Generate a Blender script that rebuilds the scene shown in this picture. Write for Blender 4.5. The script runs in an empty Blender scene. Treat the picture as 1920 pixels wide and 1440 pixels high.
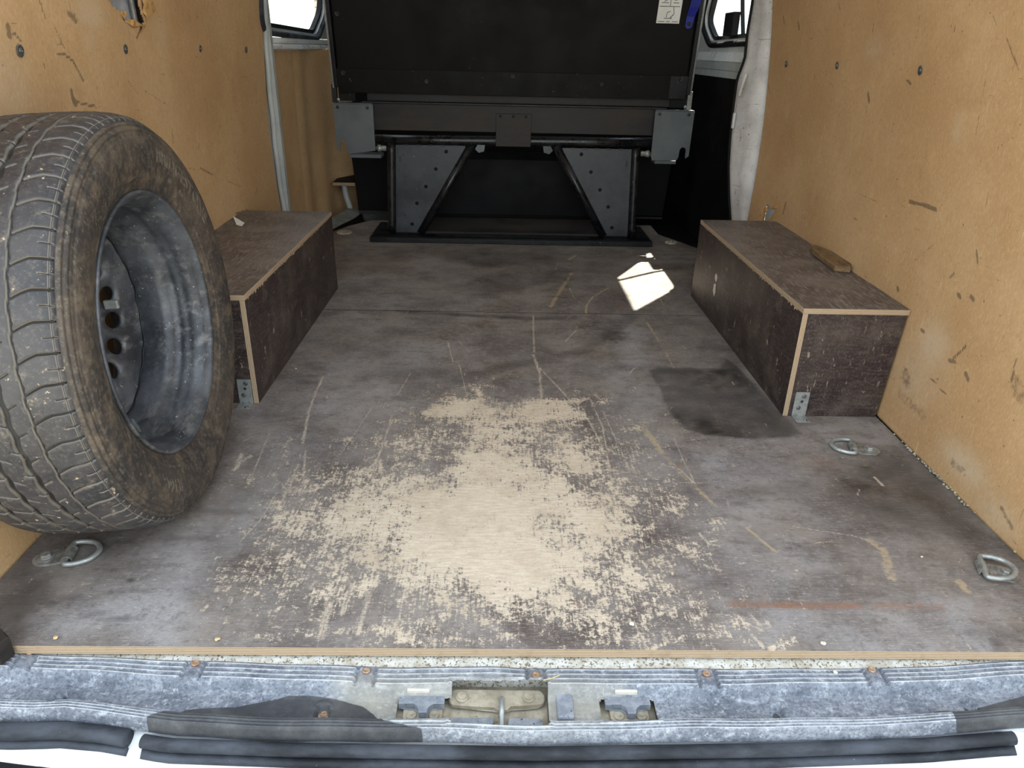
import bpy, bmesh, math, random
import numpy as np
from mathutils import Vector, Matrix
random.seed(7); rng = np.random.default_rng(7)
sc = bpy.context.scene
COL = sc.collection

# ------------------------------------------------------------ camera
cam = bpy.data.objects.new('camera', bpy.data.cameras.new('camera')); COL.objects.link(cam)
cam.data.sensor_fit = 'HORIZONTAL'; cam.data.sensor_width = 36.0
cam.data.lens = 1348.81 / 1920 * 36.0
cam.data.clip_start = 0.02; cam.data.clip_end = 200
rr = Vector((0.99969914, -0.01242704, 0.02114695)); uu = Vector((-0.01391896, 0.42247072, 0.90626969)); ff = rr.cross(uu) * -1
m = Matrix.Identity(4)
for i in range(3):
    m[i][0] = rr[i]; m[i][1] = uu[i]; m[i][2] = -ff[i]
m[0][3], m[1][3], m[2][3] = -0.0543, -0.7442, 0.7496
cam.matrix_world = m
sc.camera = cam

# ------------------------------------------------------------ world, sun, exposure
w = bpy.data.worlds.new('sky'); sc.world = w; w.use_nodes = True
nt = w.node_tree; nt.nodes.clear()
out = nt.nodes.new('ShaderNodeOutputWorld'); bg = nt.nodes.new('ShaderNodeBackground')
tc = nt.nodes.new('ShaderNodeTexCoord'); sx = nt.nodes.new('ShaderNodeSeparateXYZ'); rp = nt.nodes.new('ShaderNodeValToRGB')
nt.links.new(tc.outputs['Generated'], sx.inputs[0]); nt.links.new(sx.outputs['Z'], rp.inputs[0])
rp.color_ramp.elements[0].position = 0.0; rp.color_ramp.elements[0].color = (0.90, 0.98, 1.0, 1)
rp.color_ramp.elements[1].position = 1.0; rp.color_ramp.elements[1].color = (0.74, 0.86, 1.0, 1)
nt.links.new(rp.outputs[0], bg.inputs[0]); bg.inputs[1].default_value = 1.9
nt.links.new(bg.outputs[0], out.inputs[0])
sun = bpy.data.objects.new('sun', bpy.data.lights.new('sun', 'SUN')); COL.objects.link(sun)
sun.data.energy = 16.0; sun.data.angle = math.radians(0.6); sun.data.color = (1.0, 0.94, 0.78)
SUN = Vector((0.33, 0.46, 1.0)).normalized()
sun.rotation_euler = SUN.to_track_quat('Z', 'Y').to_euler(); sun.location = (3, 6, 9)
# portals only tell the renderer where the sky comes in (rear doorway)
pl = bpy.data.lights.new('sky_portal', 'AREA'); pl.shape = 'RECTANGLE'; pl.size = 1.7; pl.size_y = 1.5; pl.cycles.is_portal = True
po = bpy.data.objects.new('sky_portal', pl); COL.objects.link(po); po.location = (0, -0.05, 0.7); po.rotation_euler = (math.radians(90), 0, 0)
sc.view_settings.view_transform = 'Standard'; sc.view_settings.look = 'None'
sc.view_settings.gamma = 1.0; sc.view_settings.use_curve_mapping = False
sc.view_settings.exposure = 0.70

# ------------------------------------------------------------ node helpers
class NT:
    def __init__(s, name):
        s.m = bpy.data.materials.new(name); s.m.use_nodes = True; s.t = s.m.node_tree
        s.t.nodes.clear(); s.o = s.t.nodes.new('ShaderNodeOutputMaterial'); s.b = s.t.nodes.new('ShaderNodeBsdfPrincipled')
        s.t.links.new(s.b.outputs[0], s.o.inputs[0]); s.c = s.t.nodes.new('ShaderNodeTexCoord').outputs['Object']
    def n(s, k): return s.t.nodes.new(k)
    def put(s, sock, v):
        if v is None: return
        if isinstance(v, bpy.types.NodeSocket): s.t.links.new(v, sock)
        elif isinstance(v, (tuple, list)) and len(v) == 3 and sock.type == 'RGBA': sock.default_value = (*v, 1)
        else: sock.default_value = v
    def map(s, scale, loc=(0, 0, 0), rot=(0, 0, 0)):
        n = s.n('ShaderNodeMapping'); s.put(n.inputs[0], s.c); n.inputs['Scale'].default_value = scale; n.inputs['Location'].default_value = loc; n.inputs['Rotation'].default_value = rot
        return n.outputs[0]
    def noise(s, scale, detail=4, rough=.6, vec=None, dist=0):
        n = s.n('ShaderNodeTexNoise'); s.put(n.inputs['Vector'], vec or s.c); n.inputs['Scale'].default_value = scale
        n.inputs['Detail'].default_value = detail; n.inputs['Roughness'].default_value = rough; n.inputs['Distortion'].default_value = dist
        return n.outputs['Fac']
    def voro(s, scale, vec=None, feat='F1'):
        n = s.n('ShaderNodeTexVoronoi'); n.feature = feat; s.put(n.inputs['Vector'], vec or s.c); n.inputs['Scale'].default_value = scale
        return n.outputs['Distance']
    def wave(s, scale, axis='X', vec=None, dist=0):
        n = s.n('ShaderNodeTexWave'); n.bands_direction = axis; s.put(n.inputs['Vector'], vec or s.c); n.inputs['Scale'].default_value = scale
        n.inputs['Distortion'].default_value = dist; return n.outputs['Fac']
    def math(s, op, a, b=None, clamp=False):
        n = s.n('ShaderNodeMath'); n.operation = op; n.use_clamp = clamp; s.put(n.inputs[0], a)
        if b is not None: s.put(n.inputs[1], b)
        return n.outputs[0]
    def step(s, v, a, b):
        n = s.n('ShaderNodeMapRange'); n.interpolation_type = 'SMOOTHSTEP'; s.put(n.inputs[0], v)
        n.inputs[1].default_value = a; n.inputs[2].default_value = b; return n.outputs[0]
    def rng(s, v, a, b, c, d):
        n = s.n('ShaderNodeMapRange'); s.put(n.inputs[0], v)
        for i, q in enumerate((a, b, c, d)): n.inputs[i + 1].default_value = q
        return n.outputs[0]
    def mix(s, f, a, b):
        n = s.n('ShaderNodeMix'); n.data_type = 'RGBA'; s.put(n.inputs[0], f); s.put(n.inputs[6], a); s.put(n.inputs[7], b); return n.outputs[2]
    def attr(s, name):
        n = s.n('ShaderNodeAttribute'); n.attribute_name = name; return n.outputs['Fac']
    def bump(s, h, strength=.3, dist=.002, nrm=None):
        n = s.n('ShaderNodeBump'); n.inputs['Strength'].default_value = strength; n.inputs['Distance'].default_value = dist
        s.put(n.inputs['Height'], h)
        if nrm is not None: s.put(n.inputs['Normal'], nrm)
        return n.outputs[0]
    def done(s, col, rough=.6, metal=0, nrm=None, spec=None):
        s.put(s.b.inputs['Base Color'], col); s.put(s.b.inputs['Roughness'], rough); s.put(s.b.inputs['Metallic'], metal)
        if nrm is not None: s.put(s.b.inputs['Normal'], nrm)
        if spec is not None: s.b.inputs['Specular IOR Level'].default_value = spec
        return s.m

def S(r, g, b):   # sRGB 0-255 to linear
    f = lambda v: (v / 255 / 12.92) if v <= 10 else ((v / 255 + .055) / 1.055) ** 2.4
    return (f(r), f(g), f(b))

def worn(name, c1, c2, rough=.55, metal=0, ns=12, speck=None, sp=.66, spscale=160, scr=None, stretch=(1, 1, 1), bump=.15, spec=None):
    t = NT(name)
    a = t.step(t.noise(ns, 6, .65, t.map(stretch)), .35, .68)
    col = t.mix(a, c1, c2)
    if speck: col = t.mix(t.step(t.math('ADD', t.noise(spscale, 2, .6), t.math('MULTIPLY', t.noise(9, 3), .25)), sp + .06, sp + .13), col, speck)
    if scr:
        q = t.noise(1, 3, .55, t.map((14, 14, 260), rot=(.2, .35, .3)))
        q2 = t.noise(1, 3, .55, t.map((260, 14, 30), rot=(.5, -.3, .2)))
        col = t.mix(t.math('MULTIPLY', t.step(t.math('MAXIMUM', q, q2), .66, .72), .7), col, scr)
    h = t.noise(ns * 9, 5, .6)
    return t.done(col, t.rng(a, 0, 1, rough - .08, min(1, rough + .12)), metal, t.bump(h, bump, .001), spec)

M = {}
# --- phenolic floor board, painted by the wear attributes of the mesh
def floor_mat(name, far):
    t = NT(name)
    wear, dust, wet_shade, scr, rust, tan = [t.attr(k) for k in ('wear', 'dust', 'wet_shade', 'scr', 'rust', 'tan')]
    big = t.noise(5, 6, .65)
    grain = t.noise(1, 6, .62, t.map((22, 260, 22)))
    fine = t.noise(1, 5, .7, t.map((150, 420, 200)))
    streak = t.noise(1, 5, .65, t.map((240, 26, 60), rot=(0, 0, .16)))
    streak2 = t.noise(1, 5, .65, t.map((260, 20, 60), rot=(0, 0, -.22)))
    mesh = t.math('MULTIPLY', t.wave(150, 'X'), t.wave(150, 'Y'))
    base = t.mix(t.step(big, .38, .64), S(80, 69, 64), S(126, 116, 107))
    base = t.mix(t.math('MULTIPLY', t.step(grain, .45, .75), .45), base, S(136, 125, 116))
    d = t.math('ADD', dust, t.rng(t.noise(9, 6, .7), .3, .7, -.25, .45), True)
    d = t.math('MULTIPLY', d, t.rng(fine, .3, .66, .35, 1.0), True)
    base = t.mix(d, base, t.mix(t.noise(3, 2), S(156, 158, 168), S(164, 156, 147)))
    # dark grime in smears drawn across the board, and grey scuffs along it
    sm = t.step(t.noise(1, 6, .7, t.map((7, 20, 10))), .50, .68)
    base = t.mix(t.math('MULTIPLY', sm, .55), base, S(66, 55, 49))
    md = t.noise(58, 7, .8)
    base = t.mix(t.math('MULTIPLY', t.step(md, .50, .66), .50), base, S(60, 50, 47))
    base = t.mix(t.math('MULTIPLY', t.step(t.noise(83, 6, .8), .52, .68), .42), base, S(164, 156, 150))
    hz = t.step(t.noise(1, 6, .72, t.map((60, 330, 60))), .53, .68)
    base = t.mix(t.math('MULTIPLY', hz, .55), base, S(176, 168, 160))
    lz = t.step(t.noise(1, 5, .7, t.map((300, 40, 60), rot=(0, 0, .1))), .56, .70)
    base = t.mix(t.math('MULTIPLY', lz, .28), base, S(170, 162, 152))
    # small pale chips everywhere
    chips = t.step(t.math('MAXIMUM', t.noise(1, 4, .6, t.map((60, 190, 60))), t.math('MULTIPLY', streak, 1.0)), .685, .72)
    base = t.mix(t.math('MULTIPLY', chips, .75), base, S(212, 202, 184))
    base = t.mix(t.math('MULTIPLY', wet_shade, .88), base, t.mix(t.step(grain, .4, .7), S(40, 36, 33), S(62, 55, 49)))
    base = t.mix(t.math('MULTIPLY', rust, t.rng(t.noise(60, 5, .75), .36, .6, .35, .95)), base, S(132, 88, 58))
    # wear through to the bare wood
    n1 = t.noise(34, 7, .78); n2 = t.noise(11, 5, .7)
    sm_ = lambda ws: t.math('ADD', t.math('MULTIPLY', ws[0][0], ws[0][1]), sm_(ws[1:])) if len(ws) > 1 else t.math('MULTIPLY', ws[0][0], ws[0][1])
    k = t.math('SUBTRACT', sm_([(streak, .55), (streak2, .4), (fine, .8), (n1, 1.3), (n2, .7), (t.noise(120, 6, .8), 1.3)]), 5.05 / 2)
    wv = t.step(t.math('ADD', wear, t.math('MULTIPLY', k, 1.35)), .42, .66)
    # isolated flecks where the film has begun to chip
    fk = t.step(t.math('ADD', t.math('MULTIPLY', wear, .55), t.math('ADD', t.math('MULTIPLY', t.math('SUBTRACT', t.noise(1, 5, .7, t.map((130, 170, 100), loc=(4, 2, 1))), .5), 1.7), t.math('MULTIPLY', t.math('SUBTRACT', streak, .5), .8))), .40, .50)
    wv = t.math('MAXIMUM', wv, t.math('MULTIPLY', fk, .85))
    sv = t.step(t.math('ADD', scr, t.math('MULTIPLY', t.math('SUBTRACT', t.math('ADD', t.math('MULTIPLY', fine, .6), t.math('MULTIPLY', streak, .4)), .5), 4.2)), .42, .95)
    wood = t.mix(t.step(t.noise(1, 5, .7, t.map((40, 200, 60))), .3, .7), S(194, 177, 156), S(216, 201, 180))
    wood = t.mix(t.math('MULTIPLY', t.step(t.noise(9, 6, .7), .45, .66), .5), wood, S(172, 154, 130))
    pores = t.step(t.math('ADD', t.math('MULTIPLY', fine, .6), t.math('MULTIPLY', t.noise(210, 4, .75), .4)), .53, .62)
    wood = t.mix(t.math('MULTIPLY', pores, .45), wood, S(150, 132, 112))
    col = t.mix(t.math('MAXIMUM', wv, t.math('MULTIPLY', sv, .72)), base, wood)
    tv = t.step(t.math('ADD', tan, t.math('MULTIPLY', t.math('SUBTRACT', t.noise(120, 5, .8), .5), 2.2)), .40, .85)
    col = t.mix(t.math('MULTIPLY', tv, .85), col, S(172, 152, 120))
    # pores of the wire-mesh print, only where the film is left
    film = t.math('SUBTRACT', 1.0, wv, True)
    pr = t.math('MULTIPLY', t.step(mesh, .3, .75), t.math('MULTIPLY', film, t.step(t.noise(6, 3), .34, .52)))
    col = t.mix(t.math('MULTIPLY', pr, .55), col, S(176, 172, 172))
    h = t.math('ADD', t.math('MULTIPLY', mesh, t.math('MULTIPLY', film, .5)), t.math('ADD', t.math('MULTIPLY', grain, .5), t.math('MULTIPLY', wv, -.5)))
    rough = t.math('SUBTRACT', t.rng(fine, .3, .7, .5, .75), t.math('MULTIPLY', wet_shade, .2))
    return t.done(col, rough, 0, t.bump(h, .35, .0012), .4)
M['floor'] = floor_mat('phenolic_floor', False)

def wall_mat(name):
    t = NT(name)
    mark, pale = t.attr('mark'), t.attr('pale')
    a = t.noise(3.2, 6, .6); f = t.noise(1, 5, .7, t.map((300, 300, 110))); p = t.noise(60, 5, .7)
    col = t.mix(t.step(a, .3, .7), S(182, 144, 102), S(201, 167, 125))
    col = t.mix(t.math('MULTIPLY', t.step(p, .4, .7), .35), col, S(176, 142, 100))
    col = t.mix(t.math('MULTIPLY', t.step(f, .46, .70), .34), col, S(222, 192, 148))
    f2 = t.noise(1, 4, .7, t.map((300, 260, 90), rot=(.6, 0, 0)))
    col = t.mix(t.math('MULTIPLY', t.step(f2, .52, .70), .38), col, S(158, 124, 84))
    gr = t.step(t.noise(7, 6, .75), .57, .74)
    col = t.mix(t.math('MULTIPLY', gr, .3), col, S(140, 112, 78))
    col = t.mix(t.math('MULTIPLY', pale, t.rng(p, .3, .6, .3, .9)), col, S(206, 190, 166))
    # hairline scuffs in several directions
    l1 = t.step(t.noise(1, 4, .62, t.map((40, 250, 22), rot=(.15, 0, 0)), .5), .665, .72)
    l2 = t.step(t.noise(1, 4, .62, t.map((40, 30, 280), rot=(.5, 0, 0)), .5), .675, .73)
    l3 = t.step(t.noise(1, 4, .62, t.map((40, 24, 260), rot=(-.75, 0, 0), loc=(3, 1, 2)), .5), .68, .73)
    l4 = t.step(t.noise(1, 4, .62, t.map((40, 220, 20), rot=(-.1, 0, 0), loc=(7, 5, 2)), .4), .64, .72)
    sc_ = t.math('MAXIMUM', t.math('MAXIMUM', l1, l2), l3)
    col = t.mix(t.math('MULTIPLY', sc_, .6), col, S(100, 76, 50))
    col = t.mix(t.math('MULTIPLY', l4, .5), col, S(224, 200, 158))
    col = t.mix(t.math('MULTIPLY', t.step(t.voro(34), .0, .09), 0.0), col, S(80, 60, 40))
    dots = t.step(t.noise(75, 2, .5), .735, .765)
    col = t.mix(t.math('MULTIPLY', dots, .7), col, S(104, 80, 54))
    mk = t.step(t.math('ADD', mark, t.math('MULTIPLY', t.math('SUBTRACT', t.noise(90, 4, .7), .5), .8)), .3, .62)
    col = t.mix(t.math('MULTIPLY', mk, .62), col, S(74, 62, 50))
    return t.done(col, .72, 0, t.bump(t.math('ADD', f, p), .25, .0012), .3)
M['hardboard'] = wall_mat('hardboard')

def ply_edge(name, axis):
    t = NT(name)
    wv = t.wave(105, axis, dist=.6)
    sc_ = {'X': (40, 40, 8), 'Y': (8, 40, 40), 'Z': (8, 8, 40)}[axis]
    col = t.mix(t.step(wv, .3, .8), S(154, 132, 108), S(190, 168, 140))
    col = t.mix(t.math('MULTIPLY', t.step(t.noise(30, 5, .7), .5, .75), .5), col, S(140, 114, 88))
    return t.done(col, .75, 0, t.bump(t.math('ADD', wv, t.noise(150, 3)), .5, .0015), .2)
for a_ in 'XYZ': M['edge' + a_] = ply_edge('plywood_edge_' + a_.lower(), a_)

def phenolic(name, c1, c2, top=False):
    t = NT(name)
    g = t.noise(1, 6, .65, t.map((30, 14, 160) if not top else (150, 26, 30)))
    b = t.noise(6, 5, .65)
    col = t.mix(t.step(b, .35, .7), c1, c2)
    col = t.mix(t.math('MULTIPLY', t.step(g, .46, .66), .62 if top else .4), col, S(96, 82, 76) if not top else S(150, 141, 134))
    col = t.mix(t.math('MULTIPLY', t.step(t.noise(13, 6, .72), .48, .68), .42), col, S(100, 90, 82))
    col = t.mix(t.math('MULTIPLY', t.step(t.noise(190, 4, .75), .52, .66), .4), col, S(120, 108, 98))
    s1 = t.step(t.noise(1, 3, .6, t.map((240, 40, 30), rot=(.3, .5, .1))), .66, .72)
    s2 = t.step(t.noise(1, 3, .6, t.map((60, 260, 34), rot=(-.3, .4, 0))), .66, .72)
    ch = t.step(t.noise(150, 3, .65), .67, .72)
    col = t.mix(t.math('MULTIPLY', t.math('MAXIMUM', t.math('MAXIMUM', s1, s2), ch), .65), col, S(168, 150, 128))
    return t.done(col, t.rng(g, .3, .7, .42, .6), 0, t.bump(g, .2, .001), .5)
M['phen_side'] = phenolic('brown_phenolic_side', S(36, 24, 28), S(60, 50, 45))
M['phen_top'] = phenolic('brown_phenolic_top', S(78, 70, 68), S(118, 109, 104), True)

M['white'] = worn('white_paint', S(214, 216, 218), S(196, 197, 196), .35, 0, 6, S(120, 110, 95), .80)
M['whitebody'] = worn('white_body_paint', S(236, 240, 244), S(228, 232, 238), .3, 0, 6, S(160, 150, 140), .92, bump=.03)
M['pillar'] = worn('scuffed_white_pillar', S(206, 204, 204), S(176, 174, 172), .45, 0, 10, S(120, 105, 80), .74, 90, scr=S(110, 104, 96))
M['greypaint'] = worn('grey_white_paint', S(178, 184, 184), S(160, 164, 164), .4, 0, 8)
M['ledge'] = worn('dirty_white_ledge', S(206, 205, 198), S(170, 161, 144), .6, 0, 60, S(120, 108, 88), .62, 300)
M['skin'] = worn('bare_grey_metal_skin', S(196, 200, 208), S(176, 180, 188), .4, .3, 4)
M['black'] = worn('black_board', S(12, 12, 13), S(17, 16, 16), .55, 0, 6, S(84, 82, 80), .80, 120, bump=.06, spec=.15)
M['blackmetal'] = worn('black_painted_metal', S(20, 21, 23), S(32, 33, 35), .42, .0, 14, S(110, 108, 106), .76, 160, bump=.1, spec=.3)
M['blackshiny'] = worn('glossy_black_rail', S(5, 5, 6), S(9, 9, 10), .5, 0, 14, S(130, 128, 126), .78, 120, bump=.05, spec=.2)
M['beam'] = worn('dusty_black_beam', S(26, 25, 25), S(58, 52, 48), .5, 0, 5, S(120, 112, 104), .80, 140, stretch=(.6, 1, 2), bump=.1, spec=.25)
M['gusset'] = worn('scuffed_black_gusset', S(48, 51, 56), S(70, 73, 79), .42, .2, 9, S(120, 120, 122), .80, 90, bump=.1)
M['tube'] = worn('chipped_black_tube', S(20, 21, 23), S(38, 38, 40), .32, .1, 25, S(150, 148, 142), .76, 220, bump=.08)
M['greyplate'] = worn('grey_metal_plate', S(90, 97, 100), S(80, 86, 89), .5, .1, 7, S(130, 134, 136), .82)
M['alu'] = worn('dull_aluminium', S(150, 150, 148), S(110, 110, 108), .4, .7, 20)
M['galv'] = worn('galvanised_steel', S(176, 180, 178), S(146, 150, 148), .42, .55, 60, S(210, 214, 210), .78)
M['zinc'] = worn('dirty_zinc', S(164, 164, 160), S(120, 116, 108), .5, .45, 60, S(90, 80, 66), .76, 200)
M['screw'] = worn('dark_screw', S(60, 58, 56), S(40, 38, 36), .35, .6, 60)
M['rustscrew'] = worn('rusty_screw', S(150, 110, 80), S(176, 160, 140), .6, .3, 200)
M['brightscrew'] = worn('bright_screw', S(150, 152, 150), S(110, 110, 108), .35, .8, 100)
M['rubberseal'] = worn('black_rubber_seal', S(16, 16, 17), S(26, 26, 28), .7, 0, 20, bump=.05, spec=.2)
M['sealdirty'] = worn('dusty_rubber_seal', S(30, 32, 36), S(74, 78, 86), .7, 0, 14, S(120, 120, 122), .80, 160, stretch=(.4, 1, 1), bump=.4, spec=.25)
M['blue'] = worn('blue_nylon', S(22, 36, 140), S(16, 24, 104), .45, 0, 40, S(90, 104, 190), .82)
M['paper'] = worn('white_label_paper', S(226, 226, 222), S(214, 214, 208), .6, 0, 10, bump=.02)
M['ink'] = worn('black_ink', S(40, 40, 42), S(54, 54, 54), .6, 0, 10, bump=.02)
M['chip'] = worn('pale_chip', S(226, 222, 208), S(200, 190, 170), .7, 0, 200)
M['straw'] = worn('straw', S(206, 184, 140), S(180, 156, 112), .7, 0, 200)
M['oldwood'] = worn('old_wood_block', S(130, 104, 72), S(96, 72, 46), .8, 0, 30, S(170, 140, 96), .74, stretch=(3, .6, 3), bump=.5)
M['tornboard'] = worn('torn_hardboard_fibres', S(206, 164, 106), S(160, 116, 66), .85, 0, 90, bump=.9)
M['rusttab'] = worn('cream_tab_with_rust', S(214, 208, 194), S(196, 188, 170), .5, 0, 60, S(120, 62, 40), .70, 60)
M['dirtymetal'] = worn('beige_dusty_metal', S(176, 166, 146), S(140, 130, 112), .65, 0, 40, S(90, 80, 66), .72, 200, bump=.5)
M['greyrubber'] = worn('grey_rubber_block', S(118, 124, 134), S(150, 154, 160), .6, 0, 60, S(70, 72, 78), .72, 180, bump=.3)
M['strap'] = worn('grey_plastic_strip', S(128, 128, 124), S(104, 104, 100), .6, 0, 12)
M['concrete'] = worn('concrete_yard', S(150, 148, 142), S(128, 126, 120), .85, 0, 3, S(100, 96, 90), .72)
M['brick'] = worn('pale_stone_brick', S(206, 192, 172), S(180, 166, 146), .85, 0, 14, bump=.5)
M['mortar'] = worn('mortar', S(160, 150, 136), S(140, 132, 120), .9, 0, 30)
M['ceiling'] = worn('ceiling_white', S(236, 236, 234), S(228, 228, 226), .6, 0, 4)
M['foam'] = worn('crumbly_foam', S(200, 194, 174), S(110, 100, 80), .9, 0, 160, bump=.8)

def glass_mat():
    t = NT('window_glass')
    t.b.inputs['Transmission Weight'].default_value = 1.0; t.b.inputs['IOR'].default_value = 1.0
    t.b.inputs['Base Color'].default_value = (.97, .985, .98, 1); t.b.inputs['Roughness'].default_value = 0.0
    g = t.n('ShaderNodeBsdfTransparent'); g.inputs[0].default_value = (.96, .98, .98, 1)
    gl = t.n('ShaderNodeBsdfGlossy'); gl.inputs['Roughness'].default_value = .02
    mx = t.n('ShaderNodeMixShader')
    mx.inputs[0].default_value = .05; t.t.links.new(g.outputs[0], mx.inputs[1]); t.t.links.new(gl.outputs[0], mx.inputs[2])
    t.t.links.new(mx.outputs[0], t.o.inputs[0]); return t.m
M['glass'] = glass_mat()

def tyre_mats():
    t = NT('tyre_tread_rubber')
    g = t.attr('groove')
    a = t.noise(9, 6, .7)
    col = t.mix(t.step(a, .35, .7), S(36, 35, 38), S(64, 61, 61))
    col = t.mix(t.math('MULTIPLY', t.step(t.noise(45, 6, .78), .54, .68), .55), col, S(118, 106, 92))
    col = t.mix(t.math('MULTIPLY', t.step(t.noise(160, 4, .75), .5, .68), .4), col, S(100, 94, 88))
    col = t.mix(t.step(t.noise(90, 4, .65), .665, .70), col, S(168, 150, 124))
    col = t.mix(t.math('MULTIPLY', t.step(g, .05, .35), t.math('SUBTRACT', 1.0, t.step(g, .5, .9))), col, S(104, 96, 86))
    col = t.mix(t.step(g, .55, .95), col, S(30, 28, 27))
    M['tread'] = t.done(col, t.rng(a, .3, .7, .42, .62), 0, t.bump(t.noise(120, 5, .7), .25, .001), .5)
    t = NT('tyre_sidewall_rubber')
    a = t.noise(7, 6, .7); b = t.noise(28, 6, .7)
    col = t.mix(t.step(a, .35, .65), S(44, 41, 40), S(72, 63, 55))
    col = t.mix(t.math('MULTIPLY', t.step(b, .48, .66), .6), col, S(100, 87, 72))
    col = t.mix(t.math('MULTIPLY', t.step(t.noise(120, 5, .75), .48, .66), .45), col, S(116, 106, 94))
    col = t.mix(t.math('MULTIPLY', t.step(t.noise(16, 4, .6), .56, .68), .5), col, S(38, 36, 35))
    col = t.mix(t.math('MULTIPLY', t.step(t.noise(70, 4, .7), .64, .72), .6), col, S(146, 132, 112))
    M['sidewall'] = t.done(col, .6, 0, t.bump(t.noise(60, 6, .75), .7, .002), .4)
    t = NT('dusty_steel_rim')
    a = t.noise(9, 6, .7); b = t.noise(1, 5, .7, t.map((40, 12, 40)))
    col = t.mix(t.step(a, .35, .7), S(52, 54, 59), S(98, 101, 107))
    col = t.mix(t.math('MULTIPLY', t.step(b, .5, .7), .5), col, S(142, 140, 138))
    col = t.mix(t.math('MULTIPLY', t.step(t.noise(150, 3, .6), .68, .72), .8), col, S(196, 196, 196))
    col = t.mix(t.math('MULTIPLY', t.step(t.noise(13, 5, .7), .6, .75), .6), col, S(52, 50, 50))
    M['rim'] = t.done(col, .42, .35, t.bump(t.noise(30, 4, .6), .25, .002), .5)
    t = NT('tyre_lettering_rubber')
    M['letter'] = t.done(t.mix(t.noise(90), S(78, 68, 58), S(112, 102, 90)), .6)
tyre_mats()

def sill_mat():
    t = NT('dusty_black_sill_plastic')
    wet_shade, ridge, dirt = t.attr('wet_shade'), t.attr('ridge'), t.attr('dirt')
    a = t.noise(9, 6, .7); b = t.noise(1, 6, .75, t.map((50, 120, 60))); f = t.noise(220, 4, .7)
    col = t.mix(t.step(a, .3, .7), S(88, 94, 106), S(136, 141, 150))
    col = t.mix(t.math('MULTIPLY', t.step(b, .48, .7), .65), col, S(184, 190, 198))
    col = t.mix(t.math('MULTIPLY', t.step(f, .46, .62), .55), col, S(64, 68, 76))
    col = t.mix(t.math('MULTIPLY', t.step(t.noise(90, 6, .8), .54, .68), .6), col, S(200, 203, 206))
    col = t.mix(t.math('MULTIPLY', t.step(t.noise(14, 5, .7), .58, .72), .55), col, S(64, 66, 74))
    col = t.mix(t.math('MULTIPLY', dirt, t.rng(a, .3, .7, .5, .95)), col, S(168, 162, 146))
    col = t.mix(t.math('MULTIPLY', t.step(ridge, .3, .9), t.rng(b, .35, .6, .35, .85)), col, S(188, 190, 190))
    wt = t.mix(t.step(a, .4, .7), S(50, 51, 54), S(82, 82, 82))
    col = t.mix(t.math('MULTIPLY', t.step(t.math('ADD', wet_shade, t.math('MULTIPLY', t.math('SUBTRACT', b, .5), .25)), .45, .55), .93), col, wt)
    col = t.mix(t.attr('rust'), col, S(120, 86, 56))
    return t.done(col, .6, 0, t.bump(t.math('ADD', b, f), .4, .001), .4)
M['sill'] = sill_mat()

# ------------------------------------------------------------ mesh helpers
def link(name, me, mat=None, parent=None, smooth=False):
    o = bpy.data.objects.new(name, me); COL.objects.link(o)
    if mat is not None:
        for q in (mat if isinstance(mat, (list, tuple)) else [mat]): me.materials.append(M[q] if isinstance(q, str) else q)
    if parent is not None: o.parent = parent
    if smooth: me.polygons.foreach_set('use_smooth', [True] * len(me.polygons))
    return o
def obj(name, bm, mat, parent=None, smooth=False):
    me = bpy.data.meshes.new(name); bmesh.ops.recalc_face_normals(bm, faces=bm.faces); bm.to_mesh(me); bm.free()
    return link(name, me, mat, parent, smooth)
def tag(o, label, cat, group=None, kind=None):
    o['label'] = label
    if cat: o['category'] = cat
    if group: o['group'] = group
    if kind: o['kind'] = kind
    return o
def struct(o): o['kind'] = 'structure'; return o
def empty(name, loc=(0, 0, 0)):
    o = bpy.data.objects.new(name, None); COL.objects.link(o); o.location = loc; o.empty_display_size = .05; return o
def part(name, bm, mat, root, smooth=False):     # geometry given in world space, parented under root
    o = obj(name, bm, mat, root, smooth); o.matrix_parent_inverse = Matrix.Identity(4)
    loc = root_loc(root)
    if loc.length > 0: o.data.transform(Matrix.Translation(-loc))
    return o
def root_loc(r):
    v = Vector((0, 0, 0))
    while r is not None:
        v += r.location; r = r.parent
    return v
def BM(): return bmesh.new()
def box(bm, x0, x1, y0, y1, z0, z1, bev=0, mi=0):
    vs = [bm.verts.new((x, y, z)) for z in (z0, z1) for y in (y0, y1) for x in (x0, x1)]
    fs = [bm.faces.new([vs[i] for i in q]) for q in ((0, 2, 3, 1), (4, 5, 7, 6), (0, 1, 5, 4), (2, 6, 7, 3), (0, 4, 6, 2), (1, 3, 7, 5))]
    for f in fs: f.material_index = mi
    if bev: bmesh.ops.bevel(bm, geom=list({e for f in fs for e in f.edges}), offset=bev, segments=2, affect='EDGES', profile=.5)
    return bm
def prism(bm, pts, axis, a, b, bev=0):            # polygon extruded along an axis from a to b
    def P(p, t): return {'x': (t, p[0], p[1]), 'y': (p[0], t, p[1]), 'z': (p[0], p[1], t)}[axis]
    lo = [bm.verts.new(P(p, a)) for p in pts]; hi = [bm.verts.new(P(p, b)) for p in pts]; n = len(pts)
    fs = [bm.faces.new(lo), bm.faces.new(hi[::-1])] + [bm.faces.new((lo[i], hi[i], hi[(i + 1) % n], lo[(i + 1) % n])) for i in range(n)]
    if bev: bmesh.ops.bevel(bm, geom=list({e for f in fs[:2] for e in f.edges}), offset=bev, segments=1, affect='EDGES')
    return bm
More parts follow.
